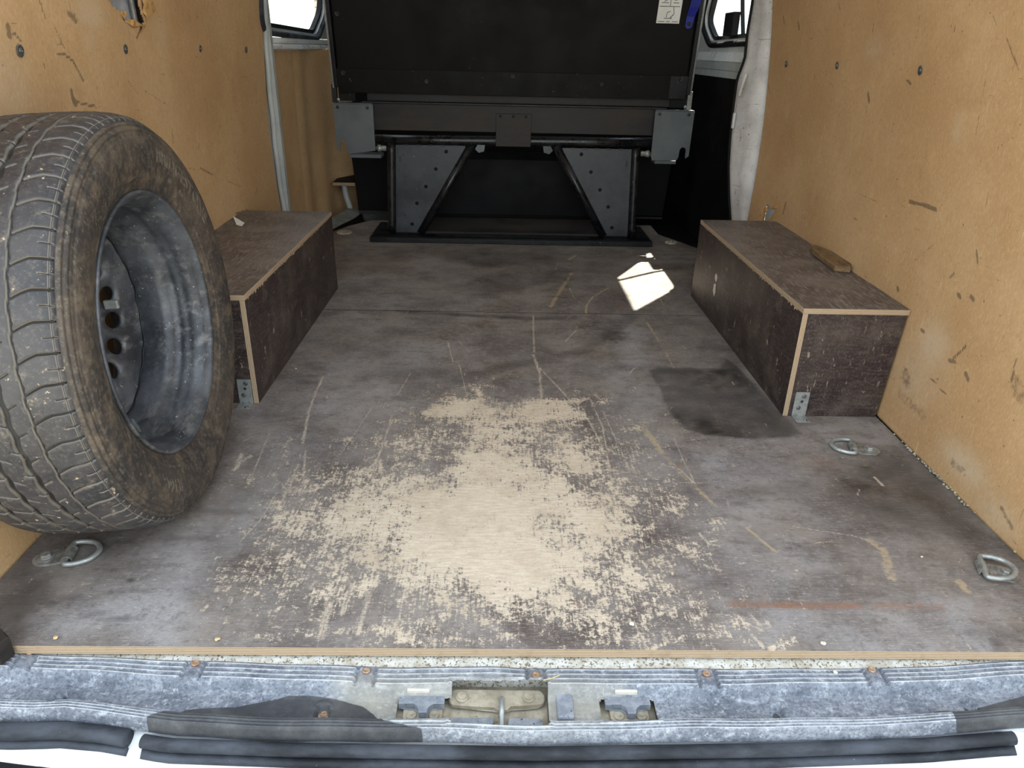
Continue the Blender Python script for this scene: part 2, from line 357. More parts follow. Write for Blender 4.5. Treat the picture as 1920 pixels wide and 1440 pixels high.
def tube(bm, path, r, seg=14, closed=False):
    path = [Vector(p) for p in path]; n = len(path); rings = []; prev = None
    rad = r if isinstance(r, (list, tuple)) else [r] * n
    for i, p in enumerate(path):
        a = path[i - 1] if (i > 0 or closed) else p; b = path[(i + 1) % n] if (i < n - 1 or closed) else p
        t = (b - a).normalized()
        if prev is None: u = t.cross(Vector((0, 0, 1)) if abs(t.z) < .9 else Vector((1, 0, 0))).normalized()
        else: u = (prev - t * prev.dot(t)).normalized()
        prev = u; v = t.cross(u)
        rings.append([bm.verts.new(p + (u * math.cos(2 * math.pi * k / seg) + v * math.sin(2 * math.pi * k / seg)) * rad[i]) for k in range(seg)])
    m_ = n if closed else n - 1
    for i in range(m_):
        A, B = rings[i], rings[(i + 1) % n]
        for k in range(seg): bm.faces.new((A[k], A[(k + 1) % seg], B[(k + 1) % seg], B[k]))
    if not closed: bm.faces.new(rings[0][::-1]); bm.faces.new(rings[-1])
    return bm
def smooth_path(pts, n=8, closed=False):
    P = [Vector(p) for p in pts]; out_ = []; N = len(P)
    for i in range(N if closed else N - 1):
        a, b, c, d = (P[(i - 1) % N] if closed or i > 0 else P[0]), P[i], P[(i + 1) % N], (P[(i + 2) % N] if closed or i + 2 < N else P[-1])
        for k in range(n):
            t = k / n
            out_.append(.5 * ((2 * b) + (c - a) * t + (2 * a - 5 * b + 4 * c - d) * t * t + (3 * b - a - 3 * c + d) * t ** 3))
    if not closed: out_.append(P[-1])
    return out_
def lathe(bm, prof, c, ax, seg=32):               # prof = (along, radius)
    c = Vector(c); ax = Vector(ax).normalized(); u = ax.orthogonal().normalized(); v = ax.cross(u); R_ = []
    for a, r in prof:
        R_.append([bm.verts.new(c + ax * a + (u * math.cos(2 * math.pi * k / seg) + v * math.sin(2 * math.pi * k / seg)) * max(r, 1e-5)) for k in range(seg)])
    for A, B in zip(R_, R_[1:]):
        for k in range(seg): bm.faces.new((A[k], A[(k + 1) % seg], B[(k + 1) % seg], B[k]))
    if prof[0][1] > 0: bm.faces.new(R_[0][::-1])
    if prof[-1][1] > 0: bm.faces.new(R_[-1])
    return bm
def screw_bm(c, ax, r=.005, h=.002):
    bm = BM(); lathe(bm, [(0, r * 1.25), (h * .35, r * 1.25), (h * .4, r * .9), (h * .9, r * .75), (h, r * .5), (h, r * .3), (h * .4, r * .22), (h * .4, 0)], c, ax, 14); return bm
def grid_mesh(name, X, Y, Z, keep=None, attrs=None):
    n, m_ = X.shape
    co = np.stack([X, Y, Z], -1).reshape(-1, 3).astype(np.float32)
    idx = np.arange(n * m_).reshape(n, m_)
    q = np.stack([idx[:-1, :-1], idx[1:, :-1], idx[1:, 1:], idx[:-1, 1:]], -1)
    q = q.reshape(-1, 4) if keep is None else q[keep]
    me = bpy.data.meshes.new(name)
    me.vertices.add(len(co)); me.vertices.foreach_set('co', co.ravel())
    me.loops.add(q.size); me.loops.foreach_set('vertex_index', q.ravel().astype(np.int32))
    me.polygons.add(len(q)); me.polygons.foreach_set('loop_start', np.arange(0, q.size, 4, dtype=np.int32)); me.polygons.foreach_set('loop_total', np.full(len(q), 4, np.int32))
    for k, v in (attrs or {}).items():
        at = me.attributes.new(k, 'FLOAT', 'POINT'); at.data.foreach_set('value', v.reshape(-1).astype(np.float32))
    me.update(calc_edges=True); me.validate()
    me.polygons.foreach_set('use_smooth', [True] * len(me.polygons))
    return me
# painting of wear masks in the surface's own coordinates (metres)
def vnoise(A, B, sc_, seed, octv=3):
    r_ = np.random.default_rng(seed); out_ = np.zeros(A.shape); am = 1.; tot = 0
    for o_ in range(octv):
        G = r_.uniform(-1, 1, (64, 64)); u, v = A * sc_ + 17.3, B * sc_ + 9.1; i, j = np.floor(u).astype(int), np.floor(v).astype(int); fu, fv = u - i, v - j
        fu, fv = fu * fu * (3 - 2 * fu), fv * fv * (3 - 2 * fv); g_ = lambda a, b: G[a % 64, b % 64]
        out_ += am * ((g_(i, j) * (1 - fu) + g_(i + 1, j) * fu) * (1 - fv) + (g_(i, j + 1) * (1 - fu) + g_(i + 1, j + 1) * fu) * fv); tot += am; am *= .55; sc_ *= 2.1
    return out_ / tot
def seg_dist(A, B, p, q):
    d = (q[0] - p[0], q[1] - p[1]); L = d[0] ** 2 + d[1] ** 2 + 1e-12
    t = np.clip(((A - p[0]) * d[0] + (B - p[1]) * d[1]) / L, 0, 1)
    return np.hypot(A - p[0] - t * d[0], B - p[1] - t * d[1])
def stroke(F, A, B, pts, wd, amp=1., jit=0):
    for p, q in zip(pts, pts[1:]):
        x0, x1 = min(p[0], q[0]) - wd * 2, max(p[0], q[0]) + wd * 2; y0, y1 = min(p[1], q[1]) - wd * 2, max(p[1], q[1]) + wd * 2
        i = np.searchsorted(A[:, 0], (x0, x1)); j = np.searchsorted(B[0], (y0, y1))
        if i[0] >= i[1] or j[0] >= j[1]: continue
        s_ = (slice(i[0], i[1]), slice(j[0], j[1]))
        v = amp * np.clip(1.5 - seg_dist(A[s_], B[s_], p, q) / wd, 0, 1); F[s_] = np.maximum(F[s_], v)
def blob(F, A, B, c, ra, rb, amp, ang=0):
    ca, sa = math.cos(ang), math.sin(ang); a = ((A - c[0]) * ca + (B - c[1]) * sa) / ra; b = (-(A - c[0]) * sa + (B - c[1]) * ca) / rb
    np.maximum(F, amp * np.exp(-(a * a + b * b) ** 1.3), out=F)
def poly(F, A, B, pts, feather, amp, hard=False):
    ins = np.zeros(A.shape, bool); D = np.full(A.shape, 9.)
    for p, q in zip(pts, pts[1:] + pts[:1]):
        D = np.minimum(D, seg_dist(A, B, p, q))
        c_ = ((p[1] > B) != (q[1] > B)); t = np.where(c_, (q[0] - p[0]) * (B - p[1]) / ((q[1] - p[1]) or 1e-9) + p[0], 0)
        ins ^= c_ & (A < t)
    s_ = np.where(ins, D, -D); v = np.clip(s_ / feather * .5 + .5, 0, 1); v = v * v * (3 - 2 * v)
    np.maximum(F, amp * v, out=F)
def inside(A, B, pts):
    ins = np.zeros(A.shape, bool)
    for p, q in zip(pts, pts[1:] + pts[:1]):
        c_ = ((p[1] > B) != (q[1] > B)); t = np.where(c_, (q[0] - p[0]) * (B - p[1]) / ((q[1] - p[1]) or 1e-9) + p[0], 0); ins ^= c_ & (A < t)
    return ins

# ============================================================ STRUCTURE
# ---- rear floor board with the wear painted on it
def floor_fields(A, B):
    z = lambda: np.zeros(A.shape)
    f = dict(wear=z(), dust=z(), wet_shade=z(), scr=z(), rust=z(), tan=z())
    W = f['wear']
    nx, ny = vnoise(A, B, 9, 1, 5), vnoise(A, B, 7, 2, 5); WP = {'wear': .045, 'dust': .07, 'wet_shade': .010, 'rust': .01, 'tan': .01, 'scr': .01}
    P = lambda k, pts, fe, am: poly(f[k], A + nx * WP[k], B + ny * WP[k] * 1.3, pts, fe, am)
    Sk = lambda k, pts, wd, am=1.: stroke(f[k], A, B, pts, wd, am)
    # wear to the wood
    P('wear', [(-0.4384, 0.4584), (-0.3041, 0.5226), (-0.2806, 0.7131), (-0.1216, 0.8161), (0.1955, 0.7823), (0.2635, 0.5359), (0.3036, 0.2972), (0.3065, 0.0839), (0.19, 0.0238), (-0.222, 0.015), (-0.3289, 0.0291), (-0.4492, 0.1217), (-0.4768, 0.3156)], .20, .56)
    P('wear', [(-0.356, 0.2785), (-0.3013, 0.442), (-0.1924, 0.4837), (-0.1248, 0.6169), (0.0116, 0.574), (0.1243, 0.4707), (0.2217, 0.4531), (0.2143, 0.2502), (0.1419, 0.1051), (-0.0363, 0.0423), (-0.1685, 0.0677), (-0.2932, 0.1481)], .12, .76)
    P('wear', [(-0.3633, 0.2708), (-0.357, 0.368), (-0.2942, 0.4616), (-0.1887, 0.4444), (-0.2054, 0.2437), (-0.2436, 0.1488), (-0.3151, 0.1734)], .09, .72)
    P('wear', [(-0.359, 0.1473), (-0.2478, 0.1743), (-0.1853, 0.0786), (-0.2244, 0.0301), (-0.3329, 0.0446)], .09, .60)
    P('wear', [(0.0053, 0.1272), (0.1559, 0.1414), (0.192, 0.0715), (0.1156, 0.0333), (0.0018, 0.0374)], .08, .60)
    P('wear', [(0.1511, 0.4324), (0.222, 0.4245), (0.2403, 0.2655), (0.1978, 0.1419), (0.129, 0.1288), (0.1021, 0.2633)], .09, .66)
    P('wear', [(-0.2588, 0.2429), (-0.2173, 0.4248), (-0.1055, 0.4271), (0.0583, 0.4305), (0.0654, 0.2627), (0.1224, 0.2062), (0.069, 0.1042), (-0.0517, 0.0689), (-0.1665, 0.1252)], .10, 1.0)
    P('wear', [(-0.2521, 0.7273), (-0.0574, 0.7975), (0.1461, 0.7951), (0.1774, 0.6869), (0.0022, 0.6444), (-0.2076, 0.6437)], .035, .70)
    P('wear', [(-0.1366, 0.8611), (-0.0911, 0.8783), (-0.0551, 0.5074), (-0.1302, 0.5056)], .03, .62)
    P('wear', [(0.0035, 0.6949), (0.0981, 0.6719), (0.1511, 0.4324), (0.0789, 0.431)], .04, .62)
    P('wear', [(-0.4289, 0.0171), (-0.3276, 0.0241), (0.0009, 0.015), (0.3697, 0.0163), (0.3631, -0.0016), (-0.4228, -0.0005)], .006, .45)
    P('wear', [(0.2952, 0.0726), (0.351, 0.0732), (0.3442, 0.0303), (0.3058, 0.03)], .015, .42)
    # dust haze
    P('dust', [(-0.6796, 0.0208), (-0.6524, 0.1435), (-0.5907, 0.2522), (-0.5372, 0.356), (-0.4861, 0.3155), (-0.5086, 0.1972), (-0.5153, 0.0862), (-0.5201, 0.0074), (-0.664, 0.0061)], .06, .85)
    P('dust', [(0.3151, 0.0728), (0.6815, 0.0767), (0.6706, -0.0019), (0.2884, -0.0022)], .03, .6)
    P('dust', [(-0.5578, 0.6539), (-0.5083, 0.9457), (-0.3735, 1.136), (-0.1652, 1.145), (-0.2727, 0.7966), (-0.3961, 0.6584), (-0.4287, 0.4205), (-0.4861, 0.3155)], .12, .55)
    P('dust', [(0.2378, 0.6507), (0.3175, 0.5816), (0.5706, 0.5878), (0.6013, 0.4417), (0.473, 0.2692), (0.4616, 0.1087), (0.3335, 0.1191), (0.2941, 0.2971), (0.2624, 0.4737)], .08, .5)
    P('dust', [(0.2526, 1.008), (0.3462, 0.9762), (0.3303, 0.7581), (0.2497, 0.651), (0.1605, 0.8102)], .06, .5)
    P('dust', [(0.6187, 0.6862), (0.8163, 0.7046), (0.8039, 0.5486), (0.7336, 0.5919), (0.631, 0.6245)], .015, .7)
    P('dust', [(0.8161, 0.6661), (0.8129, 0.1887), (0.7866, 0.1492), (0.7797, 0.6404)], .02, .55)
    P('dust', [(-0.615, 1.744), (-0.3666, 1.898), (-0.063, 1.531), (-0.2713, 1.315), (-0.4946, 1.305)], .1, .3)
    P('dust', [(-0.4871, 2.043), (-0.1286, 1.988), (-0.1909, 1.319), (-0.4468, 1.405)], .08, .35)
    # wet and dirty stains
    P('wet_shade', [(0.3379, 0.969), (0.3773, 0.9913), (0.4595, 0.9802), (0.5307, 0.9828), (0.5664, 1.049), (0.5807, 0.9846), (0.5994, 0.8091), (0.61, 0.6312), (0.5792, 0.6113), (0.5058, 0.6001), (0.405, 0.6116), (0.364, 0.6345), (0.3464, 0.7046), (0.342, 0.8159)], .008, 1.0)
    P('wet_shade', [(0.6179, 0.4814), (0.6783, 0.5199), (0.8039, 0.5486), (0.8519, 0.4373), (0.8326, 0.2749), (0.8314, 0.2164), (0.8111, 0.186), (0.7666, 0.244), (0.6574, 0.2645), (0.5955, 0.3346)], .06, .85)
    P('wet_shade', [(-0.8095, 0.1354), (-0.8108, 0.2202), (-0.7235, 0.1184), (-0.7093, 0.062), (-0.7028, 0.0106), (-0.7225, -0.0041)], .03, .95)
    P('wet_shade', [(-0.8068, 0.2372), (-0.6994, 0.2389), (-0.6524, 0.2512), (-0.6667, 0.1558), (-0.7376, 0.1363), (-0.8038, 0.1797)], .05, .4)
    P('wet_shade', [(-0.2846, 2.14), (0.1516, 2.17), (0.1602, 1.968), (-0.1265, 1.913), (-0.293, 1.977)], .05, .5)
    P('wet_shade', [(-0.0255, 1.919), (0.2343, 1.877), (0.1873, 1.791), (-0.0069, 1.793)], .03, .4)
    P('wet_shade', [(-0.5836, 2.119), (-0.4248, 2.047), (-0.4364, 1.822), (-0.5641, 1.885)], .06, .3)
    P('wet_shade', [(0.6217, 0.0434), (0.7166, 0.0443), (0.6992, 0.0182), (0.6327, 0.0227)], .02, .5)
    P('wet_shade', [(0.3536, 0.9423), (0.2923, 0.5153), (0.2157, 0.5136), (0.1495, 0.6004), (0.246, 0.7018)], .06, .3)
    P('wet_shade', [(0.2946, 0.581), (0.3524, 0.538), (0.3446, 0.3814), (0.3019, 0.3294)], .03, .5)
    Sk('wet_shade', [(-0.1637, 0.8758), (-0.0448, 0.9622), (0.0837, 1.031), (0.1913, 1.099), (0.2864, 1.249), (0.3742, 1.394)], .022, .5)
    Sk('wet_shade', [(-0.3702, 1.394), (-0.2274, 1.376), (-0.1112, 1.361), (0.0694, 1.341), (0.1774, 1.355)], .014, .75)
    Sk('wet_shade', [(-0.5857, 1.393), (-0.3785, 1.393), (-0.1939, 1.367)], .006, .5)
    Sk('wet_shade', [(0.5306, 0.4214), (0.3924, 0.3735), (0.3289, 0.3217)], .02, .35)
    for c, ra, rb, am in (((-0.5189, 0.8609), .03, .02, .75), ((-0.5102, 0.896), .03, .01, .6), ((-0.6107, 0.1342), .009, .006, .9), ((-0.7036, 0.0829), .014, .008, .8), ((-0.6745, 0.0934), .02, .008, .6), ((-0.5865, 0.0526), .03, .006, .7), ((-0.6241, 0.0629), .02, .007, .5),
                          ((-0.4626, 0.2937), .012, .005, 1), ((-0.4517, 0.3097), .008, .004, 1), ((-0.4272, 0.3053), .008, .004, 1), ((0.6583, 0.0168), .012, .012, 1), ((-0.2896, 0.7817), .02, .008, .6), ((-0.5139, 0.315), .05, .012, .45), ((-0.5674, 0.2381), .05, .006, .5), ((0.3148, 1.039), .008, .008, .6),
                          ((-0.0936, 0.1382), .01, .004, .5), ((-0.0932, 0.2353), .01, .004, .6), ((0.0167, 0.2355), .01, .004, .5)):
        blob(f['wet_shade'], A, B, c, ra, rb, am)
    # rust line and tan tape residue
    Sk('rust', [(0.3024, 0.0918), (0.349, 0.0912), (0.405, 0.0895), (0.4945, 0.0905)], .006, .9)
    Sk('rust', [(0.519, 0.0908), (0.5675, 0.0902), (0.6202, 0.0896)], .006, .7)
    blob(f['rust'], A, B, (0.0519, 0.0925), .03, .012, .4); blob(f['rust'], A, B, (0.3132, 0.4869), .008, .008, .8)
    blob(f['rust'], A, B, (0.6101, 0.5016), .03, .03, .35); blob(f['tan'], A, B, (0.6181, 0.5185), .016, .006, .6, -.5); blob(f['rust'], A, B, (-0.3413, 2.053), .1, .05, .2)
    for pts, wd in (([(0.2664, 0.6589), (0.2739, 0.6225), (0.2836, 0.5539), (0.3001, 0.4906)], .009), ([(0.3001, 0.4906), (0.3173, 0.4359), (0.3343, 0.3883)], .007), ([(0.3343, 0.3883), (0.3462, 0.3503)], .005), ([(0.3843, 0.283), (0.4131, 0.2173)], .004), ([(0.5872, 0.2501), (0.5973, 0.2271), (0.5886, 0.1856)], .009), ([(0.5833, 0.1855), (0.5776, 0.1529)], .010),
                    ([(0.6813, 0.1454), (0.6813, 0.1281)], .009), ([(0.2157, 1.848), (0.1561, 1.63), (0.1127, 1.459)], .009), ([(0.256, 2.109), (0.2194, 2.034)], .008), ([(0.1786, 2.023), (0.1593, 1.894)], .004), ([(0.3269, 1.67), (0.2633, 1.571), (0.2321, 1.481), (0.2177, 1.377)], .005), ([(0.192, 1.662), (0.1964, 1.568), (0.2133, 1.501)], .004),
                    ([(0.399, 1.327), (0.4033, 1.263), (0.4082, 1.108), (0.4084, 0.9784)], .005), ([(0.6698, 1.978), (0.4844, 1.488), (0.4817, 1.425)], .002), ([(0.5078, 2.126), (0.5058, 1.879), (0.4839, 1.477)], .003)):
        Sk('tan', pts, wd, .8)
    blob(f['tan'], A, B, (0.3529, 1.722), .03, .03, .3); blob(f['rust'], A, B, (-0.4941, 1.949), .09, .10, .35); blob(f['rust'], A, B, (0.3436, 1.47), .02, .05, .4); blob(f['wet_shade'], A, B, (0.0705, 1.784), .25, .12, .35); blob(f['wet_shade'], A, B, (0.1761, 0.7263), .10, .05, .30)
    P('dust', [(0.2995, 1.342), (0.3576, 1.344), (0.3603, 0.9767), (0.2981, 0.9404)], .03, .6)
    blob(f['wet_shade'], A, B, (-0.3144, 0.9191), .14, .05, .3); blob(f['wet_shade'], A, B, (0.2227, 0.5568), .07, .03, .45); blob(f['wet_shade'], A, B, (-0.3469, 0.0995), .10, .05, .3); blob(f['wet_shade'], A, B, (-0.5017, 0.3652), .06, .05, .35)
    # named scratches
    for pts, wd in (([(-0.4885, 0.8935), (-0.4862, 0.8045), (-0.4771, 0.6943), (-0.4561, 0.5624)], .004), ([(-0.441, 0.5194), (-0.4184, 0.4114)], .003), ([(0.0418, 1.055), (0.0533, 0.9319), (0.0496, 0.7498), (0.0364, 0.5746)], .0045), ([(0.0549, 0.9658), (0.0983, 0.8381), (0.1519, 0.6734), (0.1639, 0.5778)], .003), ([(0.1653, 0.7957), (0.1786, 0.6491), (0.1676, 0.4328)], .0025),
                    ([(0.0545, 1.379), (0.0481, 1.216), (0.0455, 1.074)], .0035), ([(-0.1569, 0.993), (-0.1273, 0.8012)], .002), ([(-0.289, 0.6867), (-0.289, 0.5666), (-0.2942, 0.4616)], .003), ([(-0.2743, 0.9205), (-0.2915, 0.7961)], .002), ([(0.4904, 0.2427), (0.5199, 0.2476)], .002), ([(0.4682, 0.289), (0.5635, 0.2631), (0.6043, 0.2416)], .0018),
                    ([(-0.4565, 0.3765), (-0.4622, 0.2921), (-0.4754, 0.2395)], .002), ([(-0.4429, 0.3803), (-0.395, 0.3848)], .006), ([(-0.561, 0.4558), (-0.5639, 0.5123)], .007), ([(-0.5606, 0.4795), (-0.5461, 0.5065)], .006), ([(0.2772, 0.4942), (0.3105, 0.4747), (0.3254, 0.4266)], .003), ([(0.3248, 0.6049), (0.3265, 0.4751), (0.3283, 0.4173)], .002),
                    ([(0.1368, 1.157), (0.1752, 1.244)], .003), ([(-0.3045, 0.4613), (-0.288, 0.502), (-0.2685, 0.4145)], .004), ([(-0.2969, 0.0886), (-0.2968, 0.0193)], .008), ([(-0.2721, 0.1239), (-0.2767, 0.0666)], .006), ([(-0.2436, 0.1488), (-0.246, 0.0248)], .004), ([(-0.191, 0.1249), (-0.1923, 0.0253)], .003), ([(-0.4434, 0.4781), (-0.4388, 0.4019), (-0.4393, 0.3493)], .003),
                    ([(0.3231, 0.0729), (0.3312, 0.0491), (0.3444, 0.0535)], .003), ([(0.3055, 0.0672), (0.3117, 0.0489)], .003), ([(0.3391, 0.0731), (0.3457, 0.046)], .002), ([(0.3061, 0.0563), (0.3316, 0.0385)], .003), ([(0.3135, 0.03), (0.322, 0.0049)], .003), ([(-0.1652, 1.145), (-0.132, 1.067)], .002), ([(0.2995, 0.4261), (0.3441, 0.427)], .002),
                    ([(-0.5367, 0.6015), (-0.5185, 0.4186)], .002), ([(0.1885, 0.7266), (0.2091, 0.4725)], .002), ([(-0.2005, 0.5688), (-0.2009, 0.4636)], .003), ([(-0.1951, 1.143), (-0.1708, 0.9925), (-0.1981, 1.143)], .002), ([(-0.3684, 0.5211), (-0.339, 0.7383)], .0015), ([(0.1037, 0.4221), (0.1441, 0.3776), (0.1653, 0.3868)], .003), ([(0.2959, 0.2663), (0.3067, 0.2371), (0.3232, 0.2316)], .004),
                    ([(0.2834, 0.1815), (0.3059, 0.1687)], .004), ([(-0.4743, 0.1131), (-0.4717, 0.1215)], .005), ([(-0.462, 0.1121), (-0.4557, 0.1217)], .004), ([(-0.4796, 0.0699), (-0.4745, 0.081)], .004), ([(0.691, 0.4533), (0.693, 0.4247)], .004), ([(0.2843, 0.9399), (0.3039, 0.9747)], .003)):
        Sk('scr', pts, wd, .8)
    # every mark breaks up along its length
    for k in ('wet_shade', 'tan', 'rust'): f[k] *= np.clip(.85 + .55 * vnoise(A, B, 26, 5, 4), .35, 1.1)
    f['dust'] *= np.clip(.8 + .9 * vnoise(A, B, 12, 6, 5), .2, 1.3)
    f['wear'] = np.clip(f['wear'] + .30 * vnoise(A, B, 14, 8, 6) * (f['wear'] > .05), 0, 1.2)
    r = np.random.default_rng(3)
    for _ in range(1100):      # random gouges, mostly along the loading direction
        x, y = r.normal(.02, .24), abs(r.normal(.30, .28)); a = math.radians(90 + r.normal(0, 20) + (x * -25)); L = r.gamma(2., .022)
        Sk('scr', [(x, y), (x + L * math.cos(a), y + L * math.sin(a))], r.uniform(.0006, .0018), r.uniform(.2, .5))
    for _ in range(260):
        x, y = r.uniform(-.8, .8), r.uniform(0, 1.4); a = r.uniform(0, 6.3); L = r.gamma(2, .006)
        Sk('scr', [(x, y), (x + L * math.cos(a), y + L * math.sin(a))], r.uniform(.001, .004), r.uniform(.3, .7))
    return f
def board(name, x0, x1, y0, y1, res, cut=None):
    xs = np.arange(x0, x1 + res, res); ys = np.arange(y0, y1 + res, res); ys[-1] = y1; xs[-1] = x1
    A, B = np.meshgrid(xs, ys, indexing='ij'); f = floor_fields(A, B)
    Z = np.zeros(A.shape); keep = None
    if cut is not None:
        cx, cy = (A[:-1, :-1] + A[1:, 1:]) / 2, (B[:-1, :-1] + B[1:, 1:]) / 2; keep = inside(cx, cy, cut)
    return link(name, grid_mesh(name, A, B, Z, keep, f), 'floor')
fl = struct(board('floor', -.83, .818, 0.0, 1.3945, .0027))
fe = part('board_edge', prism(BM(), [(-.83, .0005), (.818, .0005), (.818, .012), (-.83, .012)], 'z', -.0145, -.0003), 'edgeZ', fl)
fl2 = struct(board('floor_front', -.88, .87, 1.3975, 2.69, .0042, [(-.88, 1.39), (.86, 1.39), (.83, 2.15), (.775, 2.276), (.665, 2.50), (.665, 2.68), (-.66, 2.68), (-.74, 2.56), (-.80, 2.42), (-.88, 2.36)]))
fs_ = struct(obj('floor_under', box(BM(), -.95, .95, .013, 3.4, -.09, -.016), 'black'))
bmx = BM(); box(bmx, -.88, .87, 1.385, 1.41, -.015, -.002)
part('seam_shadow_gap', bmx, 'black', fl2)

# ---- hardboard side linings
ZR = [0, .26, .45, .67, .91, 1.2, 1.42]
def wall_x(side, y, z):
    XR = [.82, .832, .834, .822, .80, .745, .66] if side > 0 else [.81, .826, .832, .822, .805, .75, .66]
    t = np.clip((y - .3) / 1.3, 0, 1); t = t * t * (3 - 2 * t)
    zz = np.linspace(0, 1.42, 60); xx = np.interp(zz, ZR, XR); xx = np.convolve(np.pad(xx, 5, 'edge'), np.ones(11) / 11, 'valid')
    return side * (np.interp(z, zz, xx) + (.018 if side > 0 else .058) * t)
def wall_fields(A, B, marks, pales, seed, holes):
    mk = np.zeros(A.shape); pa = np.zeros(A.shape); r = np.random.default_rng(seed)
    for kind, pts, wd, am in marks: stroke(mk, A, B, pts, wd, am)
    for c, ra, rb, am in pales: blob(pa, A, B, c, ra, rb, am)
    for _ in range(70):
        y, z = r.uniform(0, 2), r.uniform(0, 1.0); a = r.normal(1.57, .6); L = r.gamma(2, .012)
        stroke(mk, A, B, [(y, z), (y + L * math.cos(a), z + L * math.sin(a))], r.uniform(.0012, .003), r.uniform(.35, .7))
    for h in holes:
        for p, q in zip(h, h[1:] + h[:1]): stroke(mk, A, B, [p, q], .004, .4)
    return dict(mark=mk, pale=pa)
def lining(name, side, y1, marks, pales, holes, seed, z0=0.):
    ys = np.arange(-.03, y1 + .0045, .0045); ys[-1] = y1; zs = np.arange(z0, 1.42, .005)
    A, B = np.meshgrid(ys, zs, indexing='ij'); X = wall_x(side, A, B)
    X = X + side * .0015 * np.sin(A * 9 + 1) * np.sin(B * 7)
    keep = np.ones((A.shape[0] - 1, A.shape[1] - 1), bool); cy, cz = (A[:-1, :-1] + A[1:, 1:]) / 2, (B[:-1, :-1] + B[1:, 1:]) / 2
    for h in holes: keep &= ~inside(cy, cz, h)
    o = link(name, grid_mesh(name, X, A, B, keep, wall_fields(A, B, marks, pales, seed, holes)), 'hardboard')
    md = o.modifiers.new('thickness', 'SOLIDIFY'); md.thickness = .0035; md.offset = 1 if side < 0 else -1
    return struct(o)
RH = [(1.697, 0.2918), (1.662, 0.2863), (1.609, 0.2918), (1.63, 0.2753), (1.657, 0.2502), (1.702, 0.2368), (1.699, 0.2573), (1.73, 0.2636)]
RM = [('s', [(0.827, 0.4676), (0.7722, 0.4714), (0.7198, 0.4719)], .004, .9), ('s', [(1.117, 0.6705), (1.105, 0.6533)], .006, .7), ('s', [(1.117, 0.6404), (1.102, 0.6173)], .006, .4), ('s', [(0.9356, 0.7067), (0.9148, 0.7001)], .003, .9), ('s', [(1.628, 0.8415), (1.614, 0.82)], .0035, .9), ('s', [(1.757, 0.8603), (1.742, 0.8376)], .003, .8),
      ('s', [(1.545, 0.3279), (1.55, 0.2934)], .004, .9), ('s', [(0.6429, 0.1165), (0.664, 0.1322)], .016, .5), ('s', [(0.6582, 0.0837), (0.5573, 0.0838)], .014, .42), ('s', [(0.6704, 0.1037), (0.6793, 0.138)], .012, .35), ('s', [(0.6583, 0.2351), (0.6472, 0.2346)], .004, 1.), ('s', [(0.5294, 0.2209), (0.5199, 0.236), (0.5028, 0.2617)], .0025, .9),
      ('s', [(0.5378, 0.2161), (0.518, 0.2202)], .005, .7), ('s', [(0.7521, 0.3579), (0.6978, 0.4061)], .004, .45), ('s', [(0.7908, 0.2842), (0.7838, 0.2802)], .005, .8), ('s', [(0.5751, 0.3389), (0.566, 0.3354)], .005, .7), ('s', [(0.5368, 0.3471), (0.5253, 0.3446)], .005, .7), ('s', [(0.6147, 0.3611), (0.6072, 0.3719)], .005, .6), ('s', [(0.3536, 0.2514), (0.3338, 0.2409)], .02, .45),
      ('s', [(0.4793, 0.2149), (0.4678, 0.207)], .005, .7), ('s', [(0.5942, 0.1635), (0.5043, 0.1525)], .002, .7), ('s', [(0.504, 0.2394), (0.3871, 0.2885)], .0013, .5), ('s', [(0.519, 0.3487), (0.5678, 0.4264)], .0015, .4), ('s', [(1.589, 0.6386), (1.656, 0.5084)], .0013, .5), ('s', [(1.593, 0.7269), (1.645, 0.6354)], .0013, .5), ('s', [(0.5589, 0.4287), (0.5444, 0.4074)], .003, .7),
      ('s', [(0.4284, 0.0475), (0.4037, 0.0509)], .01, .5), ('s', [(0.2935, -0.014), (0.2718, -0.0207)], .004, .6), ('s', [(0.2833, 0.0499), (0.2452, 0.033)], .006, .5), ('s', [(1.348, 0.6853), (1.323, 0.6731)], .006, .4), ('s', [(1.115, 0.4373), (0.9674, 0.441)], .0025, .5), ('s', [(0.5793, 0.6061), (0.5212, 0.6432)], .0013, .6), ('s', [(1.177, 0.5075), (1.126, 0.4619)], .01, .25),
      ('s', [(0.7003, 0.1921), (0.7209, 0.2338)], .01, .3), ('s', [(1.866, 0.6731), (1.821, 0.6339)], .003, .6), ('s', [(0.9175, 0.6322), (0.9017, 0.6226)], .004, .4)]
RP = [((0.6057, 0.2179), .06, .05, .6), ((1.12, 0.7696), .05, .03, .4), ((0.4022, 0.0634), .07, .03, .7), ((0.2894, 0.0345), .06, .03, .4), ((0.7073, 0.6299), .02, .03, .3), ((0.6282, 0.1482), .08, .08, .4)]
wr = lining('wall_right', 1, 1.86, RM, RP, [RH], 5)
LH = [(0.8637, 0.8271), (0.8835, 0.8132), (0.9017, 0.8074), (0.9305, 0.7999), (0.9346, 0.7883), (0.9449, 0.7866), (0.9732, 0.7885), (0.9916, 0.7839), (1.011, 0.7814), (1.024, 0.7744), (1.038, 0.781), (1.049, 0.7877), (1.038, 0.801), (1.027, 0.8201), (1.026, 0.8364)]
